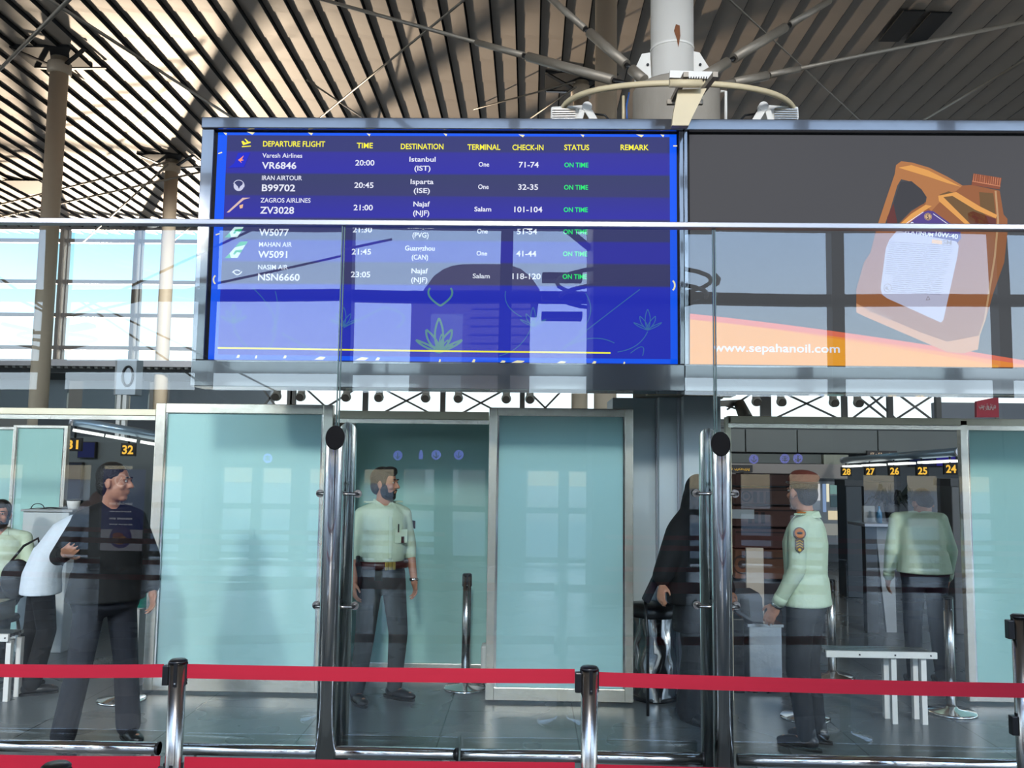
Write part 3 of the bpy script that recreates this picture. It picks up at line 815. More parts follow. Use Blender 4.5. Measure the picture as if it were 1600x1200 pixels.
for k in range(26):
    y = 378 + k * 3.1; x0 = 1390 - k * .45; x1 = 1490 - k * .8
    if k > 16: x0 = 1394
    x = x0
    while x < x1 - 6:
        w = random.uniform(5, 20); line(mb, ((x, y + (x - 1390) * .06), (min(x + w, x1), y + (min(x + w, x1) - 1390) * .06)), .8, .0054); x += w + random.uniform(1.5, 4)
mb.build('label_small_print', emis('advert print', (138, 136, 164), 1.0), as_)
A('label_patch', (232, 190, 150), [((1456, 374), (1472, 376), (1472, 382), (1456, 380))], .0052)
mb = MB(); TR('SEPAHAN', 1372, 493, 6, 40, .42, mb); mb.build('foot_lettering', emis('advert foot print', (170, 130, 110), 1.0), as_)
mb = MB(); text(mb, 'www.sepahanoil.com', S(1214, 550, .004), 13 * PXM, 'CENTER', .015, width=197 * PXM); mb.build('web_lettering', lw, as_)

# ================================================================== CLAD PILLAR, CONCRETE COLUMN, RING, RODS
YC = 6.85; YCO = 6.9
cpx = P(1056, 700, YC).x
pl = thing('clad_pillar', 'pale grey metal-clad pillar under the flight board, behind the dark robe', 'pillar', (cpx, YC, 0))
x0, x1, x2, x3 = P(984, 850, YC - .3).x, P(1035, 850, YC - .3).x, P(1072, 850, YC - .3).x, P(1132, 850, YC - .3).x
zc = P(1050, 622, YC).z
MB().span((x0 - .1, YC + .02, 0), (x1, YC + .5, zc)).build('side_panel', 'clad', pl, bevel=.006)
MB().span((x1 + .006, YC - .10, 0), (x2 - .012, YC + .5, zc)).build('front_panel', 'clad', pl, bevel=.006)
MB().span((x2, YC - .22, 0), (x3, YC + .5, zc)).build('side_panel', 'clad', pl, bevel=.006)
MB().span((x1 - .004, YC - .02, 0), (x1 + .012, YC + .1, zc)).build('cover_strip', 'alu', pl)
MB().span((x2 - .03, YC - .12, 0), (x2 + .03, YC - .06, zc)).build('cover_strip', 'alu', pl, bevel=.01)
MB().span((x2 - .28, YC - .30, zc), (x3 + .1, YC - .1, zc + .07)).build('top_trim', 'cream', pl)

cc = thing('concrete_column', 'thick concrete column with a white steel shaft, behind the top of the boards', 'column', (P(1056, 160, YCO).x, YCO, zc))
ccx = cc.location.x
z1 = P(1056, 140, YCO).z; z2 = P(1056, 132, YCO).z; rC = 70 / F_PX * (YCO-.05); rS = 34.5 / F_PX * YCO
MB().lathe((ccx, YCO, 0), ((rC, zc), (rC, z1 - .03), (rC - .03, z1))).build('base', 'concrete', cc)
sx = P(1050, 60, YCO).x
MB().lathe((sx, YCO, 0), ((rS + .06, z1 - .02), (rS + .06, z1 + .04), (rS, z1 + .05), (rS, CEIL))).build('shaft', 'white', cc)
zr_ = P(1050, 79, YCO).z
MB().lathe((sx, YCO, 0), ((rS + .004, zr_ - .012), (rS + .006, zr_), (rS + .004, zr_ + .012))).build('weld_ring', 'white', cc)
rust = mat('rust', (120, 74, 46), .9, var=.4, vscale=20)
mb = MB(); yy = YCO - rS - .002
mb.prism([P(x, y, yy) for x, y in ((1056, 38), (1062, 40), (1063, 56), (1060, 74), (1057, 60), (1053, 48))], (0, -.003, 0)); mb.build('rust_stain', rust, cc)
for sg, q in ((-1, ((1016, 82), (1003, 84), (992, 108), (992, 134), (1018, 134))), (1, ((1083, 80), (1093, 82), (1112, 112), (1108, 130), (1082, 134)))):
    MB().prism([P(x, y, (YCO-.05)) for x, y in q], (0, .035, 0)).build('lug_plate', 'white', cc)
    hx = P(1012 if sg < 0 else 1094, 101, (YCO-.06))
    MB().disc(hx, (0, 1, 0), .011, .01).build('bolt_hole', 'dark', cc)
# service pipes and blue cable beside the base
MB().tube([P(974, 195, YCO-.2), P(974, 150, YCO-.2)], .012, 8).build('conduit', 'cream', cc)
MB().tube([P(980, 195, YCO-.3), P(979, 165, YCO-.3), P(983, 145, YCO-.25)], .007, 8).build('blue_cable', mat('blue cable', (40, 84, 150), .5), cc)
MB().tube([P(1134, 195, YCO-.2), P(1134, 143, YCO-.2), P(1126, 143, YCO-.2)], .012, 8).build('conduit', 'white', cc)

# beige ring in front, with bracket
yr = 5.9
ring = thing('lamp_ring', 'beige curved tube ring standing above the boards before the concrete column', 'lamp ring', (P(1060, 200, yr).x, yr, ztop))
pts = []
for k in range(0, 31):
    t = PI * k / 30
    x = 1059.5 - 183.5 * math.cos(t); y = 196 - 66 * math.sin(t) ** .55
    yd = yr + .30 - .62 * math.sin(t)
    pts.append(P(x, y, yd))
zz = ztop + .004
pts = [V((pts[0].x, pts[0].y, zz))] + pts[1:-1] + [V((pts[-1].x, pts[-1].y, zz))]
MB().tube(pts, .021, 14).build('tube', 'cream', ring)
MB().tube([P(1046, 130.3, 5.26), P(1096, 130.5, 5.26)], .026, 14).build('sleeve', 'cream', ring)
MB().prism([P(x, y, 5.32) for x, y in ((1060, 140), (1104, 138), (1082, 182), (1076, 196), (1050, 196), (1052, 178))], (0, .05, 0)).build('bracket', 'cream', ring)
for a, b in (((1072, 116), (1050, 160)), ((1118, 116), (1092, 150))):
    MB().beam(P(*a, 5.25), P(*b, 5.75), .032, .032).build('arm', 'rod', ring)
MB().beam(P(1046, 117, 5.6), P(1112, 119, 5.6), .03, .05).build('cross_bar', 'white', ring)
for x in range(1076, 1106, 4):
    MB().beam(P(x, 120, 5.56), P(x - 1, 127, 5.56), .006, .006).build('fin', 'black', ring)
MB().beam(P(1042, 160, 5.7), P(1066, 160, 5.7), .03, .03).build('stub', 'rod', ring)
MB().beam(P(1084, 160, 5.7), P(1098, 160, 5.7), .03, .03).build('stub', 'rod', ring)

def flood(px, sg, lab):
    c = P(px, 178, 6.05)
    r = thing('floodlight', lab, 'floodlight', (c.x, 6.05, ztop), 'white floodlights on the lamp ring')
    q = lambda x, y, d=6.05: P(px + sg * x, y, d)
    MB().prism([q(-36, 166), (q(14, 163)), q(16, 168), q(10, 190), q(-34, 189), q(-37, 184)], (0, .16, 0)).build('housing', 'white', r, bevel=.012)
    for k in range(5):
        MB().beam(q(-34, 171 + k * 3.6, 6.035), q(2, 170.6 + k * 3.6, 6.035), .012, .007).build('fin', 'brushed', r)
    MB().disc(q(20, 168, 6.0), (0, 1, 0), .035, .05).build('knuckle', 'white', r)
    MB().beam(q(19, 168, 5.99), q(36, 196, 5.99), .02, .05).build('yoke', 'white', r)
    MB().beam(q(13, 172, 6.0), q(6, 196, 6.0), .02, .04).build('yoke', 'white', r)
    MB().tube([q(30, 178, 6.08), q(48, 180, 6.08), q(57, 190, 6.08), q(58, 197, 6.08)], .008, 8).build('cord', 'dark', r)
flood(897, 1, 'white floodlight with fins at the left end of the beige ring')
flood(1212, -1, 'white floodlight with fins at the right end of the beige ring')

# tie rods with turnbuckle sleeves
def rod(name, lab, pts, group, parts):
    """pts: list of (px,py,Y); parts: (kind, pxa, pya, pxb, pyb, radius)"""
    a = P(*pts[0])
    r = thing(name, lab, 'tie rod', a, group)
    A_, B_ = P(*pts[0]), P(*pts[-1])
    for kind, t0, t1, rad in parts:
        mtl = {'rod': 'rod', 'sleeve': 'rod', 'neck': 'dark', 'fork': 'rod'}[kind]
        MB().tube([A_.lerp(B_, t0), A_.lerp(B_, t1)], rad, 14).build(kind, mtl, r)
    return r
g = 'tie rods fixed to the concrete column'
rod('tie_rod', 'thick tie rod rising left from the white shaft, upper one', [(1006, 125, 6.8), (840, -20, 7.6)], g, [('fork', 0, .10, .045), ('neck', .10, .17, .02), ('sleeve', .15, .48, .042), ('neck', .48, .53, .022), ('rod', .52, 1, .030)])
rod('tie_rod', 'tie rod running left from the concrete column across the roof, lower one', [(985, 133, 6.8), (420, -24, 10.5)], g, [('neck', 0, .05, .022), ('sleeve', .03, .20, .042), ('neck', .19, .22, .022), ('sleeve', .21, .32, .030), ('rod', .30, 1, .020)])
rod('tie_rod', 'thick tie rod rising right from the white shaft, upper one', [(1094, 123, 6.8), (1335, -22, 7.6)], g, [('fork', 0, .16, .045), ('neck', .15, .22, .02), ('sleeve', .20, .52, .042), ('neck', .51, .56, .022), ('sleeve', .55, .82, .030), ('rod', .80, 1, .018)])
rod('tie_rod', 'tie rod running right from the concrete column to the picture edge, lower one', [(1112, 136, 6.8), (1660, 22, 8.5)], g, [('fork', 0, .06, .03), ('sleeve', .05, .13, .038), ('neck', .125, .14, .02), ('sleeve', .135, .21, .028), ('rod', .2, 1, .019)])

def cable(a, b, ya, yb, r, lab):
    single('roof_cable', MB().tube([P(*a, ya), P(*b, yb)], r, 8), 'rod', lab, 'cable', 'thin bracing cables under the roof')
cable((-10, 118), (115, -8), 11, 8, .022, 'bracing cable in the top left corner, crossing the nearest left column top')
cable((70, -5), (371, 189), 9, 14, .022, 'long bracing cable passing right of the nearest left column down to the board')
cable((106, 104), (372, 208), 20.1, 26, .022, 'bracing cable from the nearest left column top, upper of two to the right')
cable((104, 108), (372, 252), 20.1, 30, .022, 'bracing cable from the nearest left column top, lower of two to the right')
cable((-10, 113), (82, 94), 24, 20.1, .022, 'bracing cable from the nearest left column top to the left edge, upper')
cable((-10, 200), (84, 104), 26, 20.1, .022, 'bracing cable from the nearest left column top down to the left edge, lower')
cable((-10, 322), (262, 253), 30, 23.9, .03, 'bracing cable from the second left column top to the left edge')
cable((-10, 341), (330, 265), 28, 22, .03, 'bracing cable crossing the second left column below its top')
cable((262, 257), (130, 378), 23.9, 33, .03, 'bracing cable from the second left column top down to the window wall')
cable((258, 388), (330, 326), 30, 26, .025, 'short bracing cable beside the left edge of the flight board')
cable((480, 200), (735, -8), 18, 11, .018, 'bracing cable slanting up right across the roof above the flight board')
cable((480, 125), (590, 200), 18, 24, .022, 'short bracing cable slanting down above the flight board')
cable((640, 198), (898, 128), 26, 18.7, .022, 'bracing cable from the small middle column, upper of two')
cable((800, 205), (900, 136), 24, 18.7, .022, 'bracing cable from the small middle column, lower of two')
cable((1135, -5), (1352, 195), 8, 16, .010, 'thin cable crossing the dark roof right of the white shaft')
cable((1425, 198), (1660, 60), 14, 9, .020, 'bracing cable rising to the right edge above the advert screen')

# ---- roof columns
def column(px, py_top, r, lab, ztop_=CEIL + .1, Y=None, cap=True):
    p = PZ(px, py_top, CEIL) if Y is None else P(px, py_top, Y)
    c = thing('roof_column', lab, 'column', (p.x, p.y, 0), 'slim round roof columns')
    MB().tube([(p.x, p.y, 0), (p.x, p.y, CEIL + (.0 if cap else .1))], r, 24).build('shaft', 'colgrey', c)
    if cap:
        MB().lathe((p.x, p.y, CEIL - .42), ((r + .01, 0), (r + .06, .03), (r + .06, .26), (r + .02, .30))).build('collar', 'colgrey', c)
        for sx in (-1, 1):
            for sy in (-1, 1):
                a = V((p.x + sx * r, p.y + sy * r * .5, CEIL - .22)); b = V((p.x + sx * .86, p.y + sy * .5, CEIL - .02))
                MB().beam(a, b, .1, .03).build('bracket', 'dark', c)
        MB().span((p.x - .9, p.y - .55, CEIL - .02), (p.x + .5, p.y + .55, CEIL + .05)).build('head_plate', 'black', c)
    return c
column(94, 90, .205, 'round roof column nearest at the left, rising past the first slats')
column(269, 250, .205, 'second round roof column from the left, beside the flight board')
column(908, 128, .195, 'small round roof column seen just left of the concrete column')
column(947, 60, .20, 'tall round roof column right behind the left floodlight', Y=15.2, cap=False)
# vents in the roof
for k, q in enumerate((((1409, 14), (1443, 20), (1409, 62), (1377, 57)), ((1451, 17), (1487, 23), (1448, 64), (1417, 60)))):
    w = [PZ(x, y, CEIL + .02) for x, y in q]
    cx_ = sum((p.x for p in w)) / 4; y0_, y1_ = min(p.y for p in w), max(p.y for p in w)
    r = thing('roof_vent', ('left', 'right')[k] + ' one of two dark vents in the roof at top right', 'vent', (cx_, (y0_ + y1_) / 2, CEIL - .03), 'roof vents')
    MB().span((cx_ - .24, y0_, CEIL - .03), (cx_ + .20, y1_, CEIL + .0)).build('grille', 'black', r)
w = [PZ(x, y, CEIL) for x, y in ((28, 294), (70, 296), (70, 310), (50, 310))]
r = thing('roof_vent', 'dark plate in the roof at far left beside the nearest column', 'vent', (w[0].x + .4, w[0].y, CEIL - .03), 'roof vents')  # plain dark square plate, listed with the vents
MB().span((w[0].x, w[0].y - .9, CEIL - .03), (w[0].x + 1.25, w[0].y + .6, CEIL)).build('grille', 'black', r)
# ================================================================== FROSTED PANELS
fro = frosted('frosted aqua glass', (184, 226, 224), .10)
fro2 = frosted('frosted teal glass', (166, 208, 200), .10)
def panel(lab, Y, tl, br, fw, gmat, rot=0., top=None, wheels=False, base=None):
    """framed frosted sheet; tl/br = outer corners in the photo"""
    a, b = P(*tl, Y), P(*br, Y); x0, x1, z1 = a.x, b.x, a.z; z0 = 0.02
    cx = (x0 + x1) / 2
    r = thing('frosted_panel', lab, 'glass panel', (cx, Y, 0), 'steel framed frosted panels')
    L = lambda mb, nm, m, **k: mb.build(nm, m, r, **k)
    L(MB().span((x0, Y - .03, z0), (x0 + fw, Y + .03, z1)), 'stile', 'frame', bevel=.004)
    L(MB().span((x1 - fw, Y - .03, z0), (x1, Y + .03, z1)), 'stile', 'frame', bevel=.004)
    L(MB().span((x0 + fw, Y - .028, z1 - fw), (x1 - fw, Y + .028, z1)), 'top_frame', 'frame', bevel=.004)
    L(MB().span((x0 + fw, Y - .028, z0), (x1 - fw, Y + .028, z0 + fw * 1.5)), 'bottom_frame', 'frame', bevel=.004)
    L(MB().span((x0 + fw, Y - .006, z0 + fw * 1.5), (x1 - fw, Y + .006, z1 - fw)), 'pane', gmat)
    bd = MB()
    q = .014
    for s in ((x0 + fw, z0 + fw * 1.5, x0 + fw + q, z1 - fw), (x1 - fw - q, z0 + fw * 1.5, x1 - fw, z1 - fw)):
        MB().span((s[0], Y - .02, s[1]), (s[2], Y + .02, s[3])).build('glazing_bead', 'chrome', r)
    if wheels:
        for x in (x0 + .03, x1 - .03): MB().disc((x, Y - .04, .03), (1, 0, 0), .03, .02).build('caster', 'rod', r)
    if rot: r.rotation_euler.z = rot
    return r, (x0, x1, z0, z1)
panel('large frosted aqua panel in a steel frame, left of the left steel post', 6.65, (247, 630), (508, 1082), .075, fro)
pr, (qx0, qx1, qz0, qz1) = panel('frosted aqua panel in a steel frame, between the man in green and the grey pillar', 6.55, (765, 637), (989, 1100), .062, fro)
sc = single('scratch', MB().beam(P(874, 1007, 6.535), P(903, 976, 6.535), .002, .004), 'dark', 'dark scratch low on the right frosted panel', 'scratch') if False else None
panel('frosted teal panel standing behind the man in green', 7.35, (540, 648), (775, 1052), .05, fro2)
panel('frosted teal panel at the right edge of the picture', 6.75, (1497, 657), (1680, 1075), .055, fro2, rot=0.0)
panel('frosted teal panel at far left, before the counter with the cup', 8.4, (24, 664), (88, 1010), .03, fro2)
panel('frosted panel behind the seated man at the far left edge', 8.6, (-60, 666), (21, 1010), .03, fro2)
# header bars
def header(lab, Y, p0, p1, h, m):
    a, b = P(*p0, Y), P(*p1, Y)
    z = (a.z + b.z) / 2
    r = thing('header_bar', lab, 'beam', ((a.x + b.x) / 2, Y, z), 'steel header bars over the partition')
    MB().span((a.x, Y - .03, z - h / 2), (b.x, Y + .03, z + h / 2)).build('bar', m, r, bevel=.004)
    MB().span((a.x, Y - .034, z - h / 2 - .035), (b.x, Y + .02, z - h / 2 - .004)).build('lower_lip', 'frame', r)
    return r
crm = mat('satin header', (236, 226, 198), .35, .15, var=.1, vscale=6)
header('steel header bar across the top of the opening before the man in green', 6.62, (529, 648), (764, 650), .06, crm)
header('pale header bar above the opening at the right, behind the beret', 6.75, (1136, 657), (1760, 661), .055, crm)
header('pale header bar above the left check-in opening', 6.68, (-80, 643), (246, 643), .05, crm)
# narrow steel jamb on the right opening
r = thing('steel_jamb', 'narrow bright steel jamb left of the right opening, beside the steel post cap', 'jamb', (P(1137, 800, 6.75).x, 6.75, 0))
xj = P(1137, 700, 6.75).x
MB().span((xj - .02, 6.72, 0), (xj + .02, 6.78, P(1137, 652, 6.75).z)).build('post', crm, r)
r = thing('steel_jamb', 'dark steel upright between the left frosted panel and the middle opening', 'jamb', (P(536, 800, 6.9).x, 6.9, 0))
MB().span((P(531, 700, 6.9).x, 6.86, 0), (P(545, 700, 6.9).x, 6.94, P(540, 655, 6.9).z)).build('post', 'rod', r)
MB().span((P(545, 700, 6.9).x, 6.87, 0), (P(556, 700, 6.9).x, 6.93, P(540, 660, 6.9).z)).build('bright_edge', 'chrome', r)

# ================================================================== HALL BEYOND
YI = 16.5
xw0, xw1 = -9.5, 10.5
zt_ = P(1200, 668, YI).z
# inner wall right (bulkhead with panels) and left
mb = MB()
struct('wall_hall', MB().span((xw0, YI, 0), (xw1, YI + .2, zt_)), 'hallD')
bh = thing('bulkhead', 'grey panelled bulkhead above the brown cartons', 'bulkhead', (P(1320, 700, 15.6).x, 15.6, P(1320, 735, 15.6).z))
ys = [P(1320, y, 15.6).z for y in (672, 709, 726, 746)]
xs_ = [P(x, 700, 15.6).x for x in (1105, 1165, 1246, 1372, 1560)]
for i in range(4):
    MB().span((xs_[i] + .008, 15.6, ys[1] + .01), (xs_[i + 1] - .008, 15.9, ys[0])).build('panel', 'hall', bh, bevel=.01)
MB().span((xs_[0], 15.56, ys[2] + .01), (P(1282, 700, 15.6).x, 15.9, ys[1] - .02)).build('lower_panel', mat('bulkhead lower', (96, 98, 92), .6), bh)
MB().span((P(1284, 700, 15.6).x, 15.5, ys[2] + .0), (P(1322, 700, 15.6).x, 15.9, ys[1] - .02)).build('light_panel', mat('bulkhead light', (150, 148, 130), .6), bh)
MB().span((xs_[0], 15.5, ys[3] - .02), (P(1320, 700, 15.6).x, 15.9, ys[2])).build('soffit', mat('bulkhead soffit', (160, 148, 140), .6), bh)
for x in (xs_[0] + .05, xs_[-1] - .05): MB().span((x - .05, 15.7, 0), (x + .05, 15.8, ys[3])).build('post', 'hallD', bh)
# dark amber lettered sign above the cartons
def dark_sign(px0, py0, px1, py1, Y, txt, lab, col=(230, 180, 60)):
    a, b = P(px0, py0, Y), P(px1, py1, Y)
    r = thing('hanging_sign', lab, 'sign', ((a.x + b.x) / 2, Y, b.z), 'dark lettered signs')
    MB().span((a.x, Y, b.z), (b.x, Y + .05, a.z)).build('board', mat('sign brown', (34, 24, 18), .5), r)
    MB_ = MB(); text(MB_, txt, ((a.x + b.x) / 2, Y - .004, b.z + (a.z - b.z) * .32), (a.z - b.z) * .36, width=(b.x - a.x) * .8)
    MB_.build('lettering', emis('sign amber %d' % px0, col, 1.0), r)
dark_sign(1130, 726, 1176, 738, 15.44, 'خدمات   بسته‌بندی'.replace('\u200c', ' '), 'dark brown sign with amber script above the brown cartons')
dark_sign(1355, 704, 1402, 714, 15.54, '۲۴ - ۲۸  باجه', 'dark sign with script above the row of desk numbers', (230, 200, 170))

# brown cartons stacked, with straps
def carton(x0, y0, x1, y1, Y, lab, marks, c):
    a, b = P(x0, y0, Y), P(x1, y1, Y)
    r = thing('carton', lab, 'box', ((a.x + b.x) / 2, Y, b.z), 'stacked brown cartons')
    MB().span((a.x, Y, b.z), (b.x, Y + .55, a.z)).build('box', mat('carton %d' % y0, c, .8, var=.12, vscale=3, stretch=(.4, 1, 6)), r, bevel=.012)
    z = (a.z + b.z) / 2; dk = 'carton_ink'
    for kind, mx in marks:
        w = P(mx, (y0 + y1) / 2, Y - .004)
        if kind == 'ring':
            m_ = MB(); R_ = (a.z - b.z) * .3
            m_.tube([w + V((R_ * math.cos(t * PI / 10), 0, R_ * math.sin(t * PI / 10))) for t in range(21)], .008, 6); m_.build('ring_mark', dkink, r)
            MB().disc(w, (0, 1, 0), R_ * .5, .004, 16).build('ring_mark', dkink, r)
        elif kind == 'text':
            for q in (-.07, 0, .07): MB().span((w.x + q - .02, Y - .005, w.z - .07), (w.x + q + .02, Y - .001, w.z + .05)).build('ink_mark', dkink, r)
        else:
            MB().span((w.x - .14, Y - .006, w.z - .02), (w.x + .14, Y - .001, w.z + .08)).build('paper_label', 'white' if kind == 'label' else 'cream', r)
    MB().span((a.x + .01, Y - .003, z + .06), (b.x - .01, Y, z + .075)).build('strap', dkink, r)
dkink = mat('carton ink', (62, 44, 38), .8)
YK = 9.5
cs_ = ((741, 760, (104, 72, 62), ()), (762, 789, (108, 76, 64), (('ring', 1166), ('text', 1190))), (791, 824, (112, 74, 62), (('label', 1158), ('text', 1182))), (826, 858, (110, 70, 60), ()), (858, 906, (116, 74, 52), (('ring', 1160),)))
for i, (y0, y1, c, mk) in enumerate(cs_):
    carton(1148, y0, 1262, y1, YK, ('topmost brown carton, behind the beret', 'second brown carton from the top, with a ring mark', 'third brown carton from the top, with a white label', 'fourth brown carton from the top', 'lowest brown carton behind the pale board')[i], mk, c)
tb = thing('carton_table', 'dark cabinet carrying the stack of brown cartons', 'cabinet', (P(1205, 950, YK).x, YK, 0))
a, b = P(1146, 908, YK), P(1290, 1045, YK)
MB().span((a.x, YK - .02, 0), (b.x, YK + .6, a.z)).build('body', mat('dark cabinet', (46, 42, 44), .5), tb)
MB().span((P(1220, 900, YK).x, YK - .03, .05), (b.x - .02, YK - .02, a.z - .05)).build('door', 'hallD', tb)
bd = single('pale_board', MB().span(P(1166, 856, 8.6), P(1195, 1012, 8.6) + V((0, .04, -.12))), mat('pale board', (172, 160, 146), .7, var=.05), 'narrow pale board standing before the brown cartons', 'board')

# silver cabinet on casters with a black case on top
YM = 6.9
a, b = P(1170, 977, YM), P(1223, 1082, YM)
r = thing('steel_cabinet', 'dented silver cabinet on casters, right of the right steel post', 'cabinet', ((a.x + b.x) / 2, YM, 0))
MB().span((a.x, YM, b.z), (b.x, YM + .5, a.z)).build('body', mat('dented zinc', (176, 182, 188), .38, .9, var=.12, vscale=7, bump=.3, bscale=7), r, bevel=.008)
MB().span((a.x - .012, YM - .012, a.z - .01), (b.x + .012, YM + .51, a.z + .012)).build('top_rim', 'chrome', r)
for x in (a.x + .05, b.x - .1):
    MB().disc((x, YM + .04, .035), (1, 0, 0), .035, .025).build('caster', 'dark', r); MB().span((x - .012, YM + .02, .05), (x + .012, YM + .06, b.z)).build('caster_fork', 'rod', r)
a2 = P(1146, 1060, YM)
dc = single('dark_cabinet', MB().span((a.x - .34, YM + .02, 0), (a.x - .03, YM + .5, P(1160, 968, YM).z)), 'dark', 'black cabinet left of the dented silver cabinet', 'cabinet', bevel=.008)
r = thing('black_case', 'dark grey equipment case with a square handle opening on the silver cabinet', 'case', ((a.x + b.x) / 2 - .08, YM + .1, a.z + .012))
k = [P(x, y, YM + .05) for x, y in ((1146, 928), (1186, 926), (1191, 934), (1194, 975), (1176, 975), (1150, 958))]
dz = a.z + .013 - min(p.z for p in k)
k = [p + V((0, 0, max(0, 0))) for p in k]; k[3].z = k[4].z = a.z + .013
MB().prism(k, (0, .28, 0)).build('shell', mat('case grey', (62, 66, 74), .45), r, bevel=.008)
MB().prism([P(x, y, YM + .045) for x, y in ((1156, 936), (1170, 935), (1173, 966), (1157, 956))], (0, .01, 0)).build('opening', 'dark', r)

# bright window and shop shapes behind the beret, far
wd = thing('hall_window', 'bright window in the hall wall right of the beret', 'window', (P(1293, 800, YI).x, YI, P(1293, 860, YI).z))
MB().span((P(1264, 800, YI).x, YI - .05, P(1264, 850, YI).z), (P(1322, 800, YI).x, YI - .01, P(1264, 752, YI).z)).build('frame', mat('hall window frame', (120, 124, 128), .5), wd)
for x0, x1, y0, y1, c, s in ((1268, 1282, 756, 782, (226, 222, 226), .8), (1286, 1291, 756, 800, (150, 176, 220), .8), (1292, 1296, 756, 784, (250, 240, 214), 1.0), (1298, 1321, 758, 772, (140, 180, 176), .7), (1298, 1321, 774, 792, (84, 108, 118), .6), (1294, 1321, 798, 812, (245, 225, 190), .9), (1278, 1321, 818, 836, (170, 170, 165), .7)):
    MB().span((P(x0, 800, YI - .06).x, YI - .07, P(x0, y1, YI - .06).z), (P(x1, 800, YI - .06).x, YI - .055, P(x0, y0, YI - .06).z)).build('pane', emis('hall window %d%d' % (x0, y0), c, s), wd)

# dark cabinets / kiosk at the check-in row
for i, (x0, x1, y0, Yk, c, lab) in enumerate(((1321, 1346, 750, 12, (40, 50, 58), 'tall dark kiosk column below the desk number 28'), (1349, 1404, 752, 13, (32, 36, 44), 'wide dark kiosk below the desk numbers 27 and 26'), (1486, 1500, 748, 9.5, (92, 92, 92), 'grey upright beside the right frosted panel, below desk number 24'))):
    a, b = P(x0, y0, Yk), P(x1, y0, Yk)
    r = thing('kiosk', lab, 'kiosk', ((a.x + b.x) / 2, Yk, 0), 'dark kiosks of the check-in row')
    MB().span((a.x, Yk, 0), (b.x, Yk + .35, a.z)).build('body', mat('kiosk %d' % i, c, .45), r, bevel=.01)
    MB().span((a.x - .02, Yk - .03, a.z - .08), (b.x + .02, Yk + .37, a.z)).build('top_panel', mat('kiosk top %d' % i, tuple(q * .6 for q in c), .4), r)
# shelf with a leaflet rack
a = P(1345, 817, 9.5)
r = thing('service_desk', 'grey desk top on a slanted panel left of the man seen from behind', 'desk', (P(1370, 900, 9.5).x, 9.5, 0))
a, b = P(1345, 817, 9.5), P(1398, 823, 9.5)
MB().span((a.x, 9.4, b.z), (b.x, 9.9, a.z)).build('top', 'alu', r, bevel=.006)
MB().prism([P(x, y, 9.55) for x, y in ((1368, 824), (1396, 824), (1402, 1010), (1388, 1010))], (0, .05, 0)).build('slanted_panel', 'grey', r)
MB().span((P(1348, 900, 9.6).x, 9.5, 0), (P(1366, 900, 9.6).x, 9.6, b.z)).build('leg_panel', 'hallD', r)
a = P(1345, 790, 9.7); b = P(1363, 817, 9.7)
single('desk_screen', MB().span((a.x, 9.62, b.z + .012), (b.x, 9.68, a.z)), 'grey', 'pale grey screen standing on the desk left of the man seen from behind', 'screen')
single('bottle', MB().lathe(P(1374, 817.5, 9.46), ((.028, 0.0), (.03, .10), (.012, .15), (.012, .18))), mat('blue plastic', (70, 130, 170), .3), 'small blue bottle on the grey desk', 'bottle')
c0 = P(1394, 820, 9.75); c0.z = P(1345, 817, 9.5).z + .121
pp = thing('potted_plant', 'dark drooping plant on the grey desk left of the man seen from behind', 'plant', c0 - V((0, 0, .12)))
mb = MB(); random.seed(4)
for k in range(60):
    t = random.uniform(0, 2 * PI); L_ = random.uniform(.12, .3); u = V((math.cos(t), math.sin(t) * .6, random.uniform(.2, 1.2))).normalized()
    s0 = c0 + V((0, 0, .06)); s1 = s0 + u * L_; s2 = s1 + V((u.x * .1, u.y * .1, -.12)); w_ = V((-u.y, u.x, 0)).normalized() * .014
    mb.poly([s0 - w_ * .3, s0 + w_ * .3, s1 + w_, s2, s1 - w_], [(0, 1, 2, 3, 4)])
mb.build('leaves', mat('dark leaf', (24, 34, 30), .5), pp)
MB().lathe(c0 + V((0, 0, -.12)), ((.06, 0), (.08, .16), (.075, .18))).build('pot', 'hallD', pp)

# ---- check-in rows: tube beam, lamps, numbers
num = emis('desk number amber', (255, 196, 70), 1.15); lamp = emis('fluorescent', (250, 250, 244), 1.8)
tubem = mat('blue-grey tube', (128, 146, 160), .3, .5)
def row(lab, a, b, r_, lamps, nums, sgnlab):
    A_, B_ = P(*a), P(*b)
    t = thing('light_beam', lab, 'light', A_.lerp(B_, .5), 'tube beams over the check-in desks')
    MB().tube([A_, B_], r_, 18).build('tube', tubem, t)
    for e_ in (A_, B_): MB().disc(e_, B_ - A_, r_ * 1.06, .04).build('end_cap', 'alu', t)
    for t0, t1 in lamps:
        p, q = A_.lerp(B_, t0), A_.lerp(B_, t1); dn = V((0, -.02, -r_ * 1.9))
        MB().beam(p + dn, q + dn, .12, .03).build('lamp', lamp, t)
    for (s, px, py, h, t_) in nums:
        Y = 1 / (1 / A_.y + (1 / B_.y - 1 / A_.y) * t_)
        p = P(px, py, Y); k = Y / F_PX
        n_ = thing('desk_number', f'hanging sign with the amber number {s}', 'sign', p, 'amber check-in desk numbers')
        MB().box((p.x, p.y + .03, p.z), (h * 1.75 * k, .04, h * 1.55 * k)).build('board', 'black', n_)
        m_ = MB(); text(m_, s, (p.x, p.y + .005, p.z - h * k / 2), h * k, bold=.03, width=h * 1.36 * k); m_.build('number', num, n_)
        zb = (A_.lerp(B_, (Y - A_.y) / (B_.y - A_.y))).z
        MB().tube([(p.x, p.y + .03, p.z + h * .77 * k), (p.x, p.y + .03, zb - r_ * .8)], .012, 8).build('hanger', 'dark', n_)
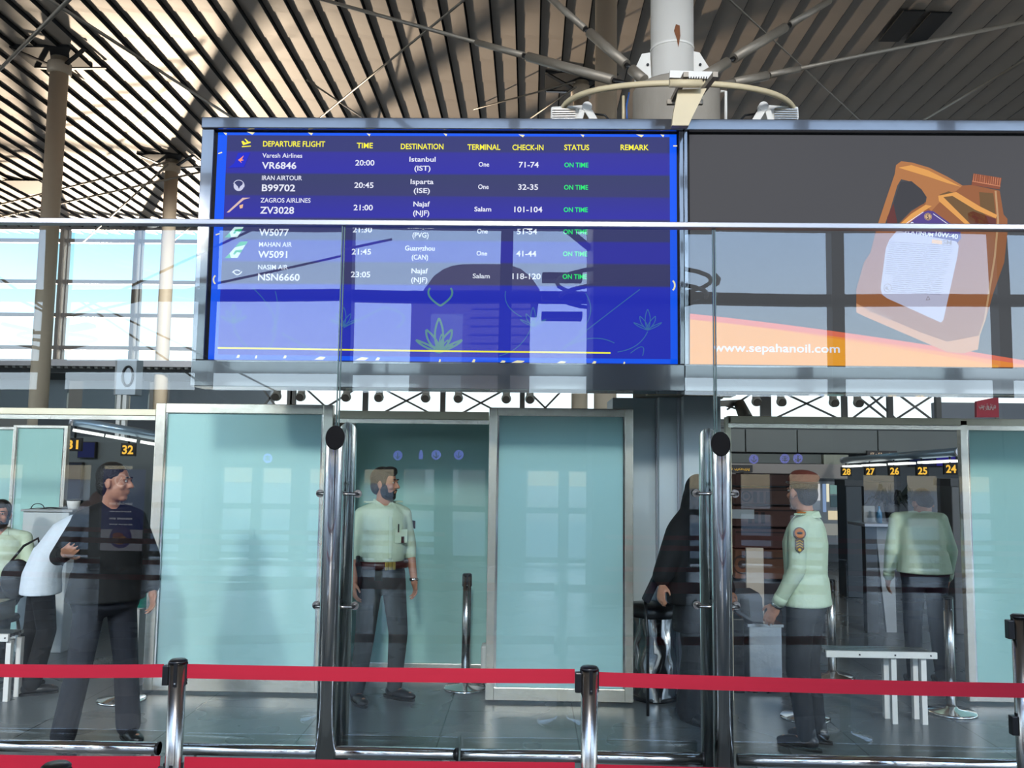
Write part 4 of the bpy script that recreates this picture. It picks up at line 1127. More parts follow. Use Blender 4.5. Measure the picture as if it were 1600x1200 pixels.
row('blue-grey tube beam with lamps over desks 24 to 28', (1318, 719.5, 15), (1500, 706, 10.5), .055,
    ((.02, .17), (.24, .41), (.5, .66), (.74, .96)), (('28', 1323, 737, 9, .03), ('27', 1360, 736.5, 9.5, .24), ('26', 1398, 736, 10, .45), ('25', 1442, 735.5, 10.5, .69), ('24', 1486.5, 732.5, 11.5, .93)), '')
row('blue-grey tube beam with lamps over desks 31 and 32', (112, 657.5, 9.2), (262, 684, 9.6), .05,
    ((.03, .34), (.36, .68), (.72, 1.0)), (('31', 114.5, 694.5, 13.5, .05), ('32', 199, 702.5, 13, .55)), '')
# blue screens under row, right and left
def bluebox(x0, y0, x1, y1, Y, lab, c):
    a, b = P(x0, y0, Y), P(x1, y1, Y)
    r = thing('desk_monitor', lab, 'screen', ((a.x + b.x) / 2, Y, b.z), 'dark blue screens over the desks')
    MB().span((a.x, Y, b.z), (b.x, Y + .06, a.z)).build('housing', 'black', r)
    MB().span((a.x + .01, Y - .006, b.z + .01), (b.x - .01, Y - .001, a.z - .01)).build('screen', emis('dim screen %d' % x0, c, .5), r)
bluebox(1420, 714, 1462, 729, 16.43, 'dark blue screen above desk number 25', (22, 32, 74))
bluebox(1462, 712, 1494, 729, 16.43, 'indigo screen beside desk number 24', (58, 48, 170))
bluebox(122, 690, 148, 716, 10.93, 'dark blue screen right of desk number 31', (16, 28, 92))
bluebox(108, 722, 124, 800, 10.93, 'narrow dark screen on the upright below desk number 31', (20, 30, 50))

# ---- hall left: counters
hl = single('left_counter_back', MB().span((P(108, 700, 11).x, 11, 0), (P(262, 700, 11).x, 11.2, P(180, 683, 11).z)), mat('counter back', (58, 64, 62), .5), 'dark back panel behind the man in black at the left', 'panel')
a, b = P(36, 799, 7.9), P(104, 868, 7.9)
r = thing('white_counter', 'white counter front behind the person in the white tunic', 'counter', ((a.x + b.x) / 2, 7.9, 0))
MB().span((a.x, 7.9, 0), (b.x, 8.3, a.z)).build('front', mat('white laminate', (190, 196, 196), .4), r, bevel=.008)
MB().span((a.x - .01, 7.88, a.z), (b.x + .04, 8.32, a.z + .02)).build('top', 'grey', r)
cp = P(110, 798, 7.95)
r = thing('white_bowl', 'small white tub with a dark rim on the counter below desk number 31', 'tub', (cp.x, 8.0, a.z + .02))
MB().lathe((cp.x, 8.0, a.z + .021), ((.045, 0), (.06, .075), (.058, .078))).build('tub', 'white', r)
MB().lathe((cp.x, 8.0, a.z + .099), ((.06, 0), (.064, .006), (.06, .012))).build('rim', 'dark', r)
mb = MB(); c = P(64, 797, 7.95); mb.tube([c + V((x * .13, .05, .012 + .01 * math.sin(x * 3))) for x in (-1, -.5, 0, .5, 1, 2)], .006, 6)
mb.tube([c + V((.06 * math.cos(t) - .06, .05, .012 + .045 * max(0, math.sin(t)))) for t in [i * PI / 10 for i in range(11)]], .004, 6)
single('cable_loop', mb, 'dark', 'thin dark cable lying along the white counter top', 'cable')
# red and white drinks machine glimpsed below 31
a, b = P(105, 726, 12), P(126, 812, 12)
r = thing('drinks_fridge', 'narrow fridge with red and white bands glimpsed below desk number 31', 'fridge', ((a.x + b.x) / 2, 12, 0))
MB().span((a.x, 12, 0), (b.x, 12.5, a.z)).build('body', 'hallD', r)
for y0, y1, c, e_ in ((726, 742, (250, 244, 226), 1.), (756, 763, (200, 200, 196), .6), (763, 769, (170, 20, 40), .6), (770, 774, (220, 200, 190), .3)):
    MB().span((a.x + .01, 11.985, P(110, y1, 12).z), (b.x - .03, 11.998, P(110, y0, 12).z)).build('band', emis('fridge band %d' % y0, c, e_), r)
# conveyor / bench left
r = thing('steel_conveyor', 'steel conveyor end jutting in at the left edge before the seated man', 'conveyor', (P(5, 950, 6.9).x, 6.9, 0))
a, b = P(-60, 936, 6.9), P(30, 936, 6.9); z_ = P(10, 934, 6.9).z; z2_ = P(10, 962, 6.9).z
MB().span((a.x, 6.62, z2_), (b.x, 6.86, z_)).build('bed', 'brushed', r, bevel=.008)
MB().span((a.x, 6.60, z_ - .01), (b.x, 6.62, z_ + .012)).build('edge_strip', 'chrome', r)
for x in (a.x + .1, b.x - .1): MB().span((x - .02, 6.7, 0), (x + .02, 6.74, z2_)).build('leg', 'rod', r)
def bench(x0, x1, y0, y1, Y, lab, legs, depth=.20):
    a, b = P(x0, y0, Y), P(x1, y1, Y)
    r = thing('bench', lab, 'bench', ((a.x + b.x) / 2, Y, 0), 'low pale benches')
    MB().span((a.x, Y, b.z), (b.x, Y + .025, a.z)).build('front_rail', 'white', r, bevel=.003)
    for k in range(4): MB().span((a.x + .01, Y + .03 + k * depth / 4, a.z - .03), (b.x - .01, Y + .01 + (k + 1) * depth / 4, a.z - .005)).build('slat', 'brushed', r)
    for q in legs:
        x = P(q, 1060, Y).x; MB().span((x - .018, Y + .03, 0), (x + .018, Y + .065, b.z)).build('leg', 'white', r); MB().span((x - .018, Y + depth - .04, 0), (x + .018, Y + depth, b.z)).build('leg', 'white', r)
    for k in range(3):
        x = a.x + (b.x - a.x) * (.3 + .32 * k); MB().disc((x, Y - .002, (a.z + b.z) / 2), (0, 1, 0), .006, .006, 10).build('screw', 'dark', r)
bench(1291, 1465, 1017, 1030, 6.15, 'white low bench at the right, below the man seen from behind', (1400, 1447))
bench(-60, 12, 990, 1003, 6.3, 'pale low bench at the left edge below the conveyor', (6,))
# green bin on a white box, by left panel
a, b = P(210, 949, 7.3), P(233, 1075, 7.3)
w_ = single('white_box', MB().span((a.x - .02, 7.2, 0), (a.x + .09, 7.5, a.z)), 'white', 'tall narrow white box under the green basket', 'box', bevel=.006)
c = P(222, 950, 7.3)
r = thing('green_basket', 'green plastic basket on the white box beside the left frosted panel', 'basket', (c.x, 7.35, a.z))
MB().lathe((c.x, 7.35, a.z + .001), ((.075, 0), (.092, .14), (.098, .141), (.098, .165), (.09, .166))).build('tub', mat('green plastic', (30, 148, 128), .4), r)
MB().lathe((c.x, 7.35, a.z + .166), ((.099, 0), (.104, .012), (.099, .024))).build('rim', bpy.data.materials['green plastic'], r)
# steel bin
c = PF(1022, 1090)
zl = P(1022, 962, c.y).z
r = thing('steel_bin', 'crumpled shiny steel bin with a black lid before the grey pillar', 'bin', (c.x, c.y, 0))
seg = 36; vs = []; hs = 9; random.seed(2)
for j in range(hs + 1):
    for k in range(seg):
        t = 2 * PI * k / seg; rr = .165 + .010 * math.sin(3 * t + j * .9) + .007 * math.sin(7 * t - j * 1.7) + random.uniform(-.002, .002)
        vs.append((c.x + rr * math.cos(t), c.y + rr * math.sin(t), .01 + (zl - .01) * j / hs))
MB().poly(vs, [(j * seg + k, j * seg + (k + 1) % seg, (j + 1) * seg + (k + 1) % seg, (j + 1) * seg + k) for j in range(hs) for k in range(seg)], True).build('drum', mat('foil steel', (200, 200, 200), .12, 1), r)
MB().lathe((c.x, c.y, zl), ((.18, 0), (.19, .02), (.18, .09), (.0, .11))).build('lid', 'dark', r)
MB().lathe((c.x, c.y, 0), ((.175, 0), (.178, .02), (.172, .03))).build('foot_ring', 'dark', r)
# inner stanchions
def inner(px, py_base, py_top, lab):
    f = PF(px, py_base); h = P(px, py_top, f.y).z
    stanchion(f.x, f.y, h, lab, 'belt stanchions inside the hall', (), dual=False)
inner(727, 1076, 896, 'slim belt stanchion inside, left of the right frosted panel')
inner(1487, 1114, 932, 'belt stanchion inside at the right, its round base by the bench')
inner(1258, 1122, 935, 'belt stanchion hidden behind the man in the beret, its round base showing')
inner(1301, 1058, 905, 'belt stanchion inside standing left of the white bench')
inner(190, 1094, 925, 'belt stanchion inside behind the man in black, its pale base showing')
# paper on floor by edge
q = [PF(x, y) for x, y in ((1548, 1196), (1575, 1188), (1585, 1194), (1560, 1203))]
single('floor_paper', MB().prism([p + V((0, 0, .002)) for p in q], (0, 0, .006)), 'white', 'crumpled pale paper on the floor at bottom right', 'paper')
# white wheeled base behind right panel frame
c = PF(754, 1072)
r = thing('white_stand', 'white wheeled stand half hidden by the right frosted panel', 'stand', (c.x, 7.0, 0))
MB().span((c.x - .02, 7.05, .08), (c.x + .12, 7.2, .30)).build('body', 'white', r, bevel=.015)
for x in (c.x, c.x + .08): MB().disc((x, 7.07, .035), (1, 0, 0), .033, .02).build('caster', 'rod', r)

# ================================================================== BELOW THE BOARD, FAR: bracing, nozzles
YT = 24.0
tz0, tz1 = P(700, 656, YT).z, P(700, 596, YT).z
tr_ = thing('bracing_frame', 'grey cross-braced steel frame before the bright far windows', 'frame', (0, YT, tz0))
tm = mat('far steel', (128, 126, 124), .6)
MB().span((P(390, 650, YT).x, YT - .08, P(390, 653, YT).z - .06), (P(1640, 650, YT).x, YT + .08, P(390, 653, YT).z + .02)).build('bottom_chord', tm, tr_)
for px in (453, 458, 571, 692, 816, 1192, 1200, 1319, 1390, 1465):
    x = P(px, 630, YT).x; MB().span((x - .07, YT - .07, tz0), (x + .07, YT + .07, tz1)).build('upright', tm, tr_)
for a, b in (((395, 655), (440, 600)), ((470, 600), (530, 655)), ((405, 600), (446, 655)), ((480, 655), (560, 605)), ((590, 603), (690, 655)), ((585, 652), (680, 603)), ((700, 603), (800, 655)), ((705, 655), (805, 600)), ((820, 606), (870, 655)), ((835, 655), (880, 608)), ((1136, 640), (1185, 608)), ((1212, 608), (1312, 655)), ((1208, 655), (1300, 612)), ((1330, 612), (1385, 655)), ((1330, 655), (1386, 614)), ((1398, 612), (1455, 655)), ((1400, 655), (1462, 615)), ((1340, 600), (1400, 655))):
    MB().beam(P(*a, YT), P(*b, YT), .05, .05).build('brace', tm, tr_)
nz_w = mat('nozzle grey', (150, 146, 138), .5); nz_d = mat('nozzle throat', (66, 60, 54), .7)
first = None; NZ = P(700, 622, 20).z
for px, py in ((541, 616), (592, 621), (665, 621), (716, 622), (791, 624), (828, 624), (1182, 630), (1221, 631), (1303, 631), (1341, 631), (432, 619), (470, 619)):
    c = P(px, py, 20); c.z = NZ
    if first is None:
        first = thing('air_nozzle', '', 'air nozzle', c, 'round air nozzles under the roof duct')
        MB().ell(c, (.115, .13, .115)).build('ball', nz_w, first)
        MB().disc(c + V((0, -.10, -.03)), (0, 1, .35), .085, .05).build('throat', nz_d, first)
        MB().tube([c + V((0, .05, 0)), c + V((0, .05, .34))], .085, 16).build('neck', nz_w, first)
        nzl = first
    else:
        nzl = copy_tree(first); nzl.location = c
    nm = {541: 'just right of the left steel post', 592: 'second right of the left steel post', 665: 'third right of the left steel post', 716: 'fourth right of the left steel post', 791: 'fifth right of the left steel post', 828: 'sixth right of the left steel post', 1182: 'first right of the right steel post', 1221: 'second right of the right steel post', 1303: 'third right of the right steel post', 1341: 'fourth right of the right steel post', 432: 'left of two over the left frosted panel', 470: 'right of two over the left frosted panel'}[px]
    nzl['label'] = 'round air nozzle hanging below the board line, ' + nm
MB_d = MB().span((P(400, 600, 20).x, 19.8, NZ + .34), (P(1500, 600, 20).x, 20.5, NZ + .9))
single('air_duct', MB_d, 'grey', 'long grey duct carrying the round air nozzles, hidden behind the boards', 'duct')
# gallery edge in the left background
YL = 26.0
r = thing('gallery', 'grey gallery with a dark ribbed underside, far left behind the glass', 'gallery', (P(150, 600, YL).x, YL, P(150, 642, YL).z))
xa_, xb_ = P(-80, 600, YL).x, P(392, 600, YL).x
MB().span((xa_, YL, P(150, 572, YL).z), (xb_, YL + 3, P(150, 562, YL).z)).build('slab', 'alu', r)
MB().span((xa_, YL + .3, P(150, 582, YL).z), (xb_, YL + 3, P(150, 572, YL).z)).build('fascia', 'hallD', r)
for k in range(40):
    x = xa_ + (xb_ - xa_) * k / 40; MB().span((x, YL + .1, P(150, 575, YL).z), (x + .1, YL + .3, P(150, 572, YL).z)).build('rib', 'grey', r)
for px0, px1, c in ((-80, 40, (158, 172, 182)), (66, 122, (150, 166, 176)), (124, 146, (168, 170, 168)), (148, 178, (140, 158, 172)), (214, 392, (146, 156, 166))):
    MB().span((P(px0, 600, YL).x, YL + 2.4, P(150, 642, YL).z), (P(px1, 600, YL).x, YL + 2.5, P(150, 583, YL).z)).build('wall_panel', mat('gallery panel %d' % px0, c, .5), r)
# box with round lens on posts
c = P(197, 590, 14)
r = thing('loudspeaker_box', 'pale square box with a round dark ring on two short posts, upper left', 'loudspeaker', (c.x, 14, P(197, 637, 14).z))
a, b = P(183, 561, 14), P(211, 617, 14)
MB().span((a.x, 14, b.z), (b.x, 14.25, a.z)).build('box', mat('pale box', (182, 192, 200), .5), r, bevel=.01)
MB().span((a.x - .05, 14.05, b.z), (a.x, 14.3, a.z)).build('side', 'grey', r)
m_ = MB(); cc_ = P(200, 588, 14)
m_.tube([cc_ + V((.085 * math.cos(t * PI / 12), -.01, .16 * math.sin(t * PI / 12))) for t in range(25)], .02, 8); m_.build('ring', 'dark', r)
for px in (186, 195): MB().span((P(px - 3, 600, 14).x, 14.02, 0), (P(px + 3, 600, 14).x, 14.1, b.z)).build('post', 'white', r)
# spotlight-like camera at right of pillar
c = P(1152, 632, 7.1)
r = thing('spotlight', 'grey spotlight on a bracket above the right steel post', 'spotlight', c)
MB().tube([P(1155, 630, 7.2), P(1166, 654, 7.1)], [.045, .055], 18).build('can', 'rod', r)
MB().beam(P(1118, 631, 7.1), P(1158, 629, 7.25), .03, .05).build('arm', 'rod', r)
MB().beam(P(1134, 634, 7.25), P(1156, 640, 7.2), .015, .015).build('stay', 'rod', r)
# red sign far right
c0, c1 = P(1526, 652, 22), P(1562, 623, 22)
r = thing('red_sign', 'small red sign with white script at the right edge under the advert screen', 'sign', (c0.x, 22, c0.z))
MB().prism([P(x, y, 22) for x, y in ((1526, 652), (1526, 627), (1560, 620), (1561, 652))], (0, .1, 0)).build('board', mat('sign red', (196, 60, 76), .6), r)
m_ = MB(); text(m_, 'بدوع قوشنده', P(1543, 638, 21.97), .13, width=.42); m_.build('lettering', 'white', r)
MB().span((c1.x - .1, 22.02, 0), (c1.x - .02, 22.08, c0.z)).build('post', 'rod', r)
a, b = P(1400, 628, 26), P(1660, 660, 26)
single('far_kiosk_wall', MB().span((P(1462, 628, 26).x, 26, P(1400, 662, 26).z), (b.x, 26.3, P(1500, 629, 26).z)), mat('far kiosk', (180, 184, 196), .6), 'pale wall behind the red sign at the right edge', 'wall panel')

# ---- poster board standing behind the photographer's left, mirrored over the man in black
def mr_(px, py, Dv=9.4):
    p = P(px - 17, py, Dv); return V((p.x, 9.6 - p.y, p.z))
a, b = mr_(164, 733), mr_(222, 860)
r = thing('poster_stand', 'dark blue food poster mirrored over the man in black', 'poster', ((a.x + b.x) / 2, a.y, 0))
MB().span((a.x, a.y - .04, .0), (b.x, a.y - .01, a.z)).build('stand', 'dark', r)
zsplit = mr_(190, 826).z
MB().span((a.x, a.y - .01, zsplit), (b.x, a.y, a.z)).build('poster', emis('poster blue', (36, 44, 130), 1.2), r)  # poster fields given a glow so they show up mirrored
MB().span((a.x, a.y - .01, b.z), (b.x, a.y, zsplit)).build('lower_field', emis('poster pale', (190, 190, 205), 1.2), r)
up = V((0, 0, 1)); wx = V((-1, 0, 0)); f_ = a.y + .006
def at(px, py): q = mr_(px, py); return V((q.x, f_, q.z))
m_ = MB(); c = at(191, 750); m_.tube([c + V((.062 * math.cos(t * PI / 12), 0, .062 * math.sin(t * PI / 12))) for t in range(25)], .008, 6)
text(m_, 'A', c + V((0, 0, -.035)), .07, xd=wx, yd=up); 
random.seed(5)
for py, n_, hh in ((786, 3, .022), (798, 4, .012), (809, 3, .018), (818, 5, .012)):
    x_ = -.13
    for j in range(n_):
        wj = .26 / n_ * random.uniform(.7, .95); c2 = at(191, py); m_.span((c2.x + x_, f_ - .002, c2.z - hh / 2), (c2.x + x_ + wj, f_ + .001, c2.z + hh / 2)); x_ += .26 / n_
m_.build('lettering', emis('poster white', (225, 225, 240), 1.4), r)
MB().disc(at(190, 838) + V((0, .0, 0)), (0, 1, 0), .12, .006, 28).build('plate', emis('poster plate', (70, 52, 130), 1.2), r)
MB().ell(at(188, 842) + V((0, .004, 0)), (.085, .006, .05)).build('burger', emis('poster burger', (190, 130, 60), 1.2), r)
MB().ell(at(186, 835) + V((0, .006, 0)), (.06, .006, .03)).build('burger_bun', emis('poster bun', (150, 66, 50), 1.2), r)
# ================================================================== PEOPLE
eyew = mat('eye white', (170, 162, 152), .4)
def remesh(o, vox, smooth=4):
    m = o.modifiers.new('union', 'REMESH'); m.mode = 'VOXEL'; m.voxel_size = vox; m.use_smooth_shade = True
    if smooth:
        s = o.modifiers.new('relax', 'SMOOTH'); s.iterations = smooth; s.factor = .5
    return o
def oval(mb, rings, seg=20):
    """closed elliptical loft; rings = (centre, rx, ry, rot-matrix)"""
    vs = []
    for c, rx, ry, m in rings:
        for k in range(seg):
            t = 2 * PI * k / seg
            vs.append(V(c) + m @ V((rx * math.cos(t), ry * math.sin(t), 0)))
    n = len(rings)
    mb.poly(vs, [(i * seg + k, i * seg + (k + 1) % seg, (i + 1) * seg + (k + 1) % seg, (i + 1) * seg + k) for i in range(n - 1) for k in range(seg)], True)
    o = len(mb.v) - n * seg
    mb.f.append([o + k for k in range(seg)][::-1]); mb.sm.append(True)
    mb.f.append([o + (n - 1) * seg + k for k in range(seg)]); mb.sm.append(True)

def hand(mb, wrist, d, s, n, curl=.35, k=1.0):
    """palm + four bent fingers + thumb. d: along the hand, s: thumb side, n: palm side"""
    d, s, n = d.normalized(), s.normalized(), n.normalized()
    M3 = Matrix((s, n, d)).transposed()
    mb.ell(wrist + d * .045 * k, (.041 * k, .016 * k, .056 * k), M3, 12, 8)
    mb.limb(wrist - d * .02, wrist + d * .03 * k, .026 * k, .027 * k, 10)
    for i, (off, L_) in enumerate(((.031, .074), (.010, .084), (-.011, .078), (-.031, .060))):
        p = wrist + d * (.088 - abs(off) * .25) * k + s * off * k; a = curl * (.6 + .12 * i); dd = d
        for sl, rr in ((.42, .0088), (.33, .0080), (.25, .0072)):
            dd = (d * math.cos(a) + n * math.sin(a)).normalized(); q = p + dd * L_ * sl * k
            mb.limb(p, q, rr * k, (rr - .0006) * k, 8); p = q; a += curl * 1.1
    p = wrist + d * .028 * k + s * .034 * k
    for dv, L_, rr in (((.75, .6, .25), .04, .0115), ((.93, .2, .35), .032, .0095)):
        q = p + (d * dv[0] + s * dv[1] + n * dv[2]).normalized() * L_ * k; mb.limb(p, q, rr * k, (rr - .001) * k, 8); p = q

def person(lab, pos, yaw, cfg):
    """standing figure. local axes: x = own right, y = forward, z = up"""
    H = cfg.get('h', 1.72); k = H / 1.72
    root = thing('person', lab, 'person', pos, rz=yaw)
    W = Matrix.Translation(pos) @ Matrix.Rotation(yaw, 4, 'Z')
    tw = lambda v: W @ (V(v) * k)
    R3 = Matrix.Rotation(yaw, 3, 'Z')
    J = dict(pel=(0, 0, .93), waist=(0, .0, 1.06), chest=(0, .0, 1.28), neck=(0, -.015, 1.46), head=(0, .02, 1.605),
             sr=(.168, -.01, 1.378), sl=(-.168, -.01, 1.378), er=(.222, -.03, 1.13), el=(-.222, -.03, 1.13), wr=(.235, .05, .89), wl=(-.235, .05, .89),
             hr=(.088, 0, .90), hl=(-.088, 0, .90), kr=(.10, .02, .49), kl=(-.10, .02, .49), ar=(.11, -.02, .09), al=(-.11, -.02, .09))
    J.update(cfg.get('J', {}))
    J = {a: V(b) for a, b in J.items()}
    g = {a: tw(b) for a, b in J.items()}
    skin = cfg.get('skin', 'skin')
    fy = cfg.get('foot', {'r': 0., 'l': 0.})
    hy, hp = cfg.get('head_yaw', 0.), cfg.get('head_pitch', 0.)
    HM = R3 @ Matrix.Rotation(hy, 3, 'Z') @ Matrix.Rotation(hp, 3, 'X')
    hd = lambda x, y, z: g['head'] + HM @ (V((x, y, z)) * k)
    wgt = cfg.get('girth', 1.0)
    up = (g['neck'] - g['pel']).normalized()
    xr = (R3 @ (J['sr'] - J['sl'])).normalized()
    fw = up.cross(xr).normalized()
    TM = Matrix((xr, fw, up)).transposed()
    PMx = Matrix((R3 @ V((1, 0, 0)), R3 @ V((0, 1, 0)), V((0, 0, 1)))).transposed()
    # ---- body
    mb = MB()
    def torso(m, e, low=True):
        oval(m, ([(g['pel'] - V((0, 0, .10 * k)), (.115 + e) * k * wgt, (.085 + e) * k * wgt, PMx), (g['pel'], (.162 + e) * k * wgt, (.118 + e) * k * wgt, PMx)] if low else []) + [(g['waist'], (.150 + e) * k * wgt, (.112 + e) * k * wgt, TM),
                 (g['chest'], (.172 + e) * k, (.122 + e) * k * (.5 + .5 * wgt), TM), (g['chest'].lerp(g['neck'], .5), (.165 + e) * k, (.10 + e) * k, TM), (g['chest'].lerp(g['neck'], .86), (.11 + e) * k, (.075 + e) * k, TM)])
        for s in ('sr', 'sl'):
            m.limb(g['neck'].lerp(g[s], .22) - up * .022 * k, g[s] - up * .006 * k, (.050 + e) * k, (.046 + e) * k)
    torso(mb, 0)
    mb.limb(g['neck'] - up * .03, hd(0, -.012, -.05), .056 * k, .052 * k)
    mb.ell(hd(0, -.014, .03), (.076 * k, .096 * k, .088 * k), HM)
    mb.ell(hd(0, .016, -.035), (.064 * k, .072 * k, .080 * k), HM)
    mb.ell(hd(0, .052, -.092), (.034 * k, .028 * k, .025 * k), HM)
    mb.limb(hd(0, .082, .022), hd(0, .108, -.022), .009 * k, .0135 * k, 10)
    for s in (-1, 1):
        mb.ell(hd(s * .013, .098, -.026), (.010 * k, .011 * k, .009 * k), HM, 10, 6)
        mb.ell(hd(s * .030, .078, .026), (.026 * k, .013 * k, .009 * k), HM, 10, 6)
        mb.ell(hd(s * .040, .060, -.022), (.024 * k, .024 * k, .022 * k), HM, 10, 6)
        mb.ell(hd(s * .078, -.008, -.006), (.010 * k, .021 * k, .033 * k), HM @ Matrix.Rotation(-s * .3, 3, 'Z'), 10, 8)
    mb.ell(hd(0, .084, -.052), (.024 * k, .012 * k, .006 * k), HM, 10, 6)
    mb.ell(hd(0, .082, -.064), (.021 * k, .012 * k, .007 * k), HM, 10, 6)
    for s, e_, w_ in (('sr', 'er', 'wr'), ('sl', 'el', 'wl')):
        mb.limb(g[s], g[e_], .050 * k, .040 * k); mb.limb(g[e_], g[w_], .040 * k, .027 * k)
        d = (g[w_] - g[e_]).normalized()
        sd = cfg.get('thumb_' + s[1], R3 @ V((0, 1, 0))); sd = (sd - d * sd.dot(d)).normalized()
        inn = d.cross(sd).normalized() 
        if inn.dot(R3 @ V((-1 if s == 'sr' else 1, 0, 0))) < 0: inn = -inn
        hand(mb, g[w_], d, sd, inn, cfg.get('curl', .4), k)
    for h_, n_, a_, sx in (('hr', 'kr', 'ar', 'r'), ('hl', 'kl', 'al', 'l')):
        mb.limb(g[h_], g[n_], .082 * k, .056 * k); mb.limb(g[n_], g[a_], .056 * k, .036 * k)
        FM = R3 @ Matrix.Rotation(fy[sx], 3, 'Z')
        mb.limb(g[a_] + V((0, 0, -.04 * k)), g[a_] + FM @ V((0, .14 * k, -.055 * k)), .036 * k, .03 * k)
    remesh(mb.build('body', skin, root), cfg.get('vox', .0062), 3)
    # ---- shirt / top
    if cfg.get('top'):
        mb = MB(); e = .016
        hem = cfg.get('hem', .0)
        torso(mb, e, bool(hem))
        if hem:     # loose shirt or tunic hanging below the waist
            c2 = g['pel'] + V((0, 0, -hem * k)) + (V(cfg.get('hem_off', (0, 0, 0))))
            oval(mb, [(g['waist'], .176 * k * wgt, .138 * k * wgt, TM), (g['pel'], (.192) * k * wgt, (.148) * k * wgt, PMx), (c2, (.196 + hem * .05) * k * wgt, (.152 + hem * .05) * k * wgt, PMx)])
        else:
            oval(mb, [(g['waist'] + V((0, 0, -.04 * k)), .164 * k * wgt, .128 * k * wgt, TM), (g['waist'] + V((0, 0, .03 * k)), .178 * k * wgt, .140 * k * wgt, TM), (g['chest'], .186 * k, .134 * k, TM)])
        for s, e_, w_ in (('sr', 'er', 'wr'), ('sl', 'el', 'wl')):
            L_ = cfg.get('sleeve', .93)
            mb.limb(g[s] - up * .012 * k, g[e_], .060 * k, .054 * k)
            if L_ > 0:
                end = g[e_].lerp(g[w_], L_); mb.limb(g[e_], end, .054 * k, .043 * k)
        o = mb.build('top', cfg['top'], root); remesh(o, .011, 5)
        if L_ > .5:
            for e_, w_ in (('er', 'wr'), ('el', 'wl')):
                a, b = g[e_].lerp(g[w_], L_ - .16), g[e_].lerp(g[w_], L_ + .03)
                MB().tube([a, b], [.046 * k, .043 * k], 16).build('cuff', cfg['top'], root)
        if cfg.get('collar'):
            mb = MB()
            for s in (-1, 1):
                q = [g['neck'] + TM @ (V(v) * k) for v in ((0, -.075, .03), (s * .065, -.03, .03), (s * .062, .035, .018), (s * .02, .085, -.03), (s * .075, .075, -.035), (s * .088, .0, -.02), (0, -.092, -.01))]
                mb.poly(q, [(0, 1, 5, 6), (1, 2, 5), (2, 3, 4), (2, 4, 5)])
            co = mb.build('collar', cfg['top'], root); so = co.modifiers.new('thick', 'SOLIDIFY'); so.thickness = .006; so.offset = 0
    # ---- trousers
    if cfg.get('legs'):
        mb = MB()
        oval(mb, [(g['waist'] + V((0, 0, -.05 * k)), .160 * k * wgt, .124 * k * wgt, PMx), (g['pel'], .180 * k * wgt, .132 * k * wgt, PMx), (g['pel'] - V((0, 0, .10 * k)), .165 * k * wgt, .115 * k * wgt, PMx), (g['pel'] - V((0, 0, .15 * k)), .10 * k, .08 * k, PMx)])
        fl_ = cfg.get('flare', .058)
        for h_, n_, a_ in (('hr', 'kr', 'ar'), ('hl', 'kl', 'al')):
            mb.limb(g[h_], g[n_], .096 * k, .074 * k); mb.limb(g[n_], g[a_] + V((0, 0, .0)), .074 * k, fl_ * k)
        remesh(mb.build('trousers', cfg['legs'], root), .011, 4)
    for a_, sx in (('ar', 'r'), ('al', 'l')):
        FM = R3 @ Matrix.Rotation(fy[sx], 3, 'Z'); b = g[a_]; gz = b.z
        mb = MB()
        base = V((b.x, b.y, 0)); lift = max(0, gz - .09 * k)
        pts = lambda x, y, z: base + FM @ V((x * k, y * k, 0)) + V((0, 0, z * k + lift))
        mb.ell(pts(0, -.02, .05), (.043 * k, .06 * k, .05 * k), FM); mb.ell(pts(0, .07, .04), (.046 * k, .10 * k, .036 * k), FM); mb.ell(pts(0, .13, .032), (.044 * k, .065 * k, .030 * k), FM)
        mb.limb(pts(0, -.02, .05), pts(0, -.02, .11), .04 * k, .042 * k, 12)
        sh = remesh(mb.build('shoe', cfg.get('shoe', 'shoe'), root), .007, 3)
        so = MB(); ol = []
        for t in range(20):
            u = 2 * PI * t / 20; yy = .045 + .145 * math.sin(u); xx = .044 * math.cos(u) * (1.06 if yy > .03 else .9)
            ol.append(pts(xx, yy, .0))
        so.prism(ol, (0, 0, .018 * k)).build('sole', 'black', sh)
    # ---- hair
    if cfg.get('hair'):
        mb = MB()
        mb.ell(hd(0, -.026, .048), (.083 * k, .098 * k, .086 * k), HM)
        mb.ell(hd(0, -.062, -.01), (.074 * k, .055 * k, .075 * k), HM)
        if cfg['hair'] == 'full':
            mb.ell(hd(0, .036, .105), (.066 * k, .055 * k, .030 * k), HM); mb.ell(hd(0, .068, .088), (.05 * k, .022 * k, .026 * k), HM)
            for s in (-1, 1): mb.ell(hd(s * .070, .012, .02), (.013 * k, .026 * k, .045 * k), HM)
        remesh(mb.build('hair', 'hair', root), .008, 2)
        for s in (-1, 1): MB().ell(hd(s * .031, .089, .034), (.020 * k, .006 * k, .005 * k), HM, 10, 6).build('eyebrow', 'hair', root)
    for s in (-1, 1):
        ey = MB().ell(hd(s * .031, .082, .012), (.0115 * k, .007 * k, .0062 * k), HM, 12, 8).build('eye', eyew, root)
        MB().ell(hd(s * .031, .0875, .012), (.0056 * k, .003 * k, .0056 * k), HM, 10, 6).build('iris', 'hair', ey)
    if cfg.get('beard'):
        mb = MB(); mb.ell(hd(0, .026, -.078), (.062 * k, .060 * k, .044 * k), HM); mb.ell(hd(0, .058, -.098), (.038 * k, .028 * k, .026 * k), HM)
        for s in (-1, 1): mb.ell(hd(s * .060, .018, -.045), (.012 * k, .034 * k, .05 * k), HM); mb.limb(hd(s * .002, .094, -.042), hd(s * .03, .080, -.055), .007 * k, .006 * k, 8)
        remesh(mb.build('beard', 'hair', root), .007, 2)
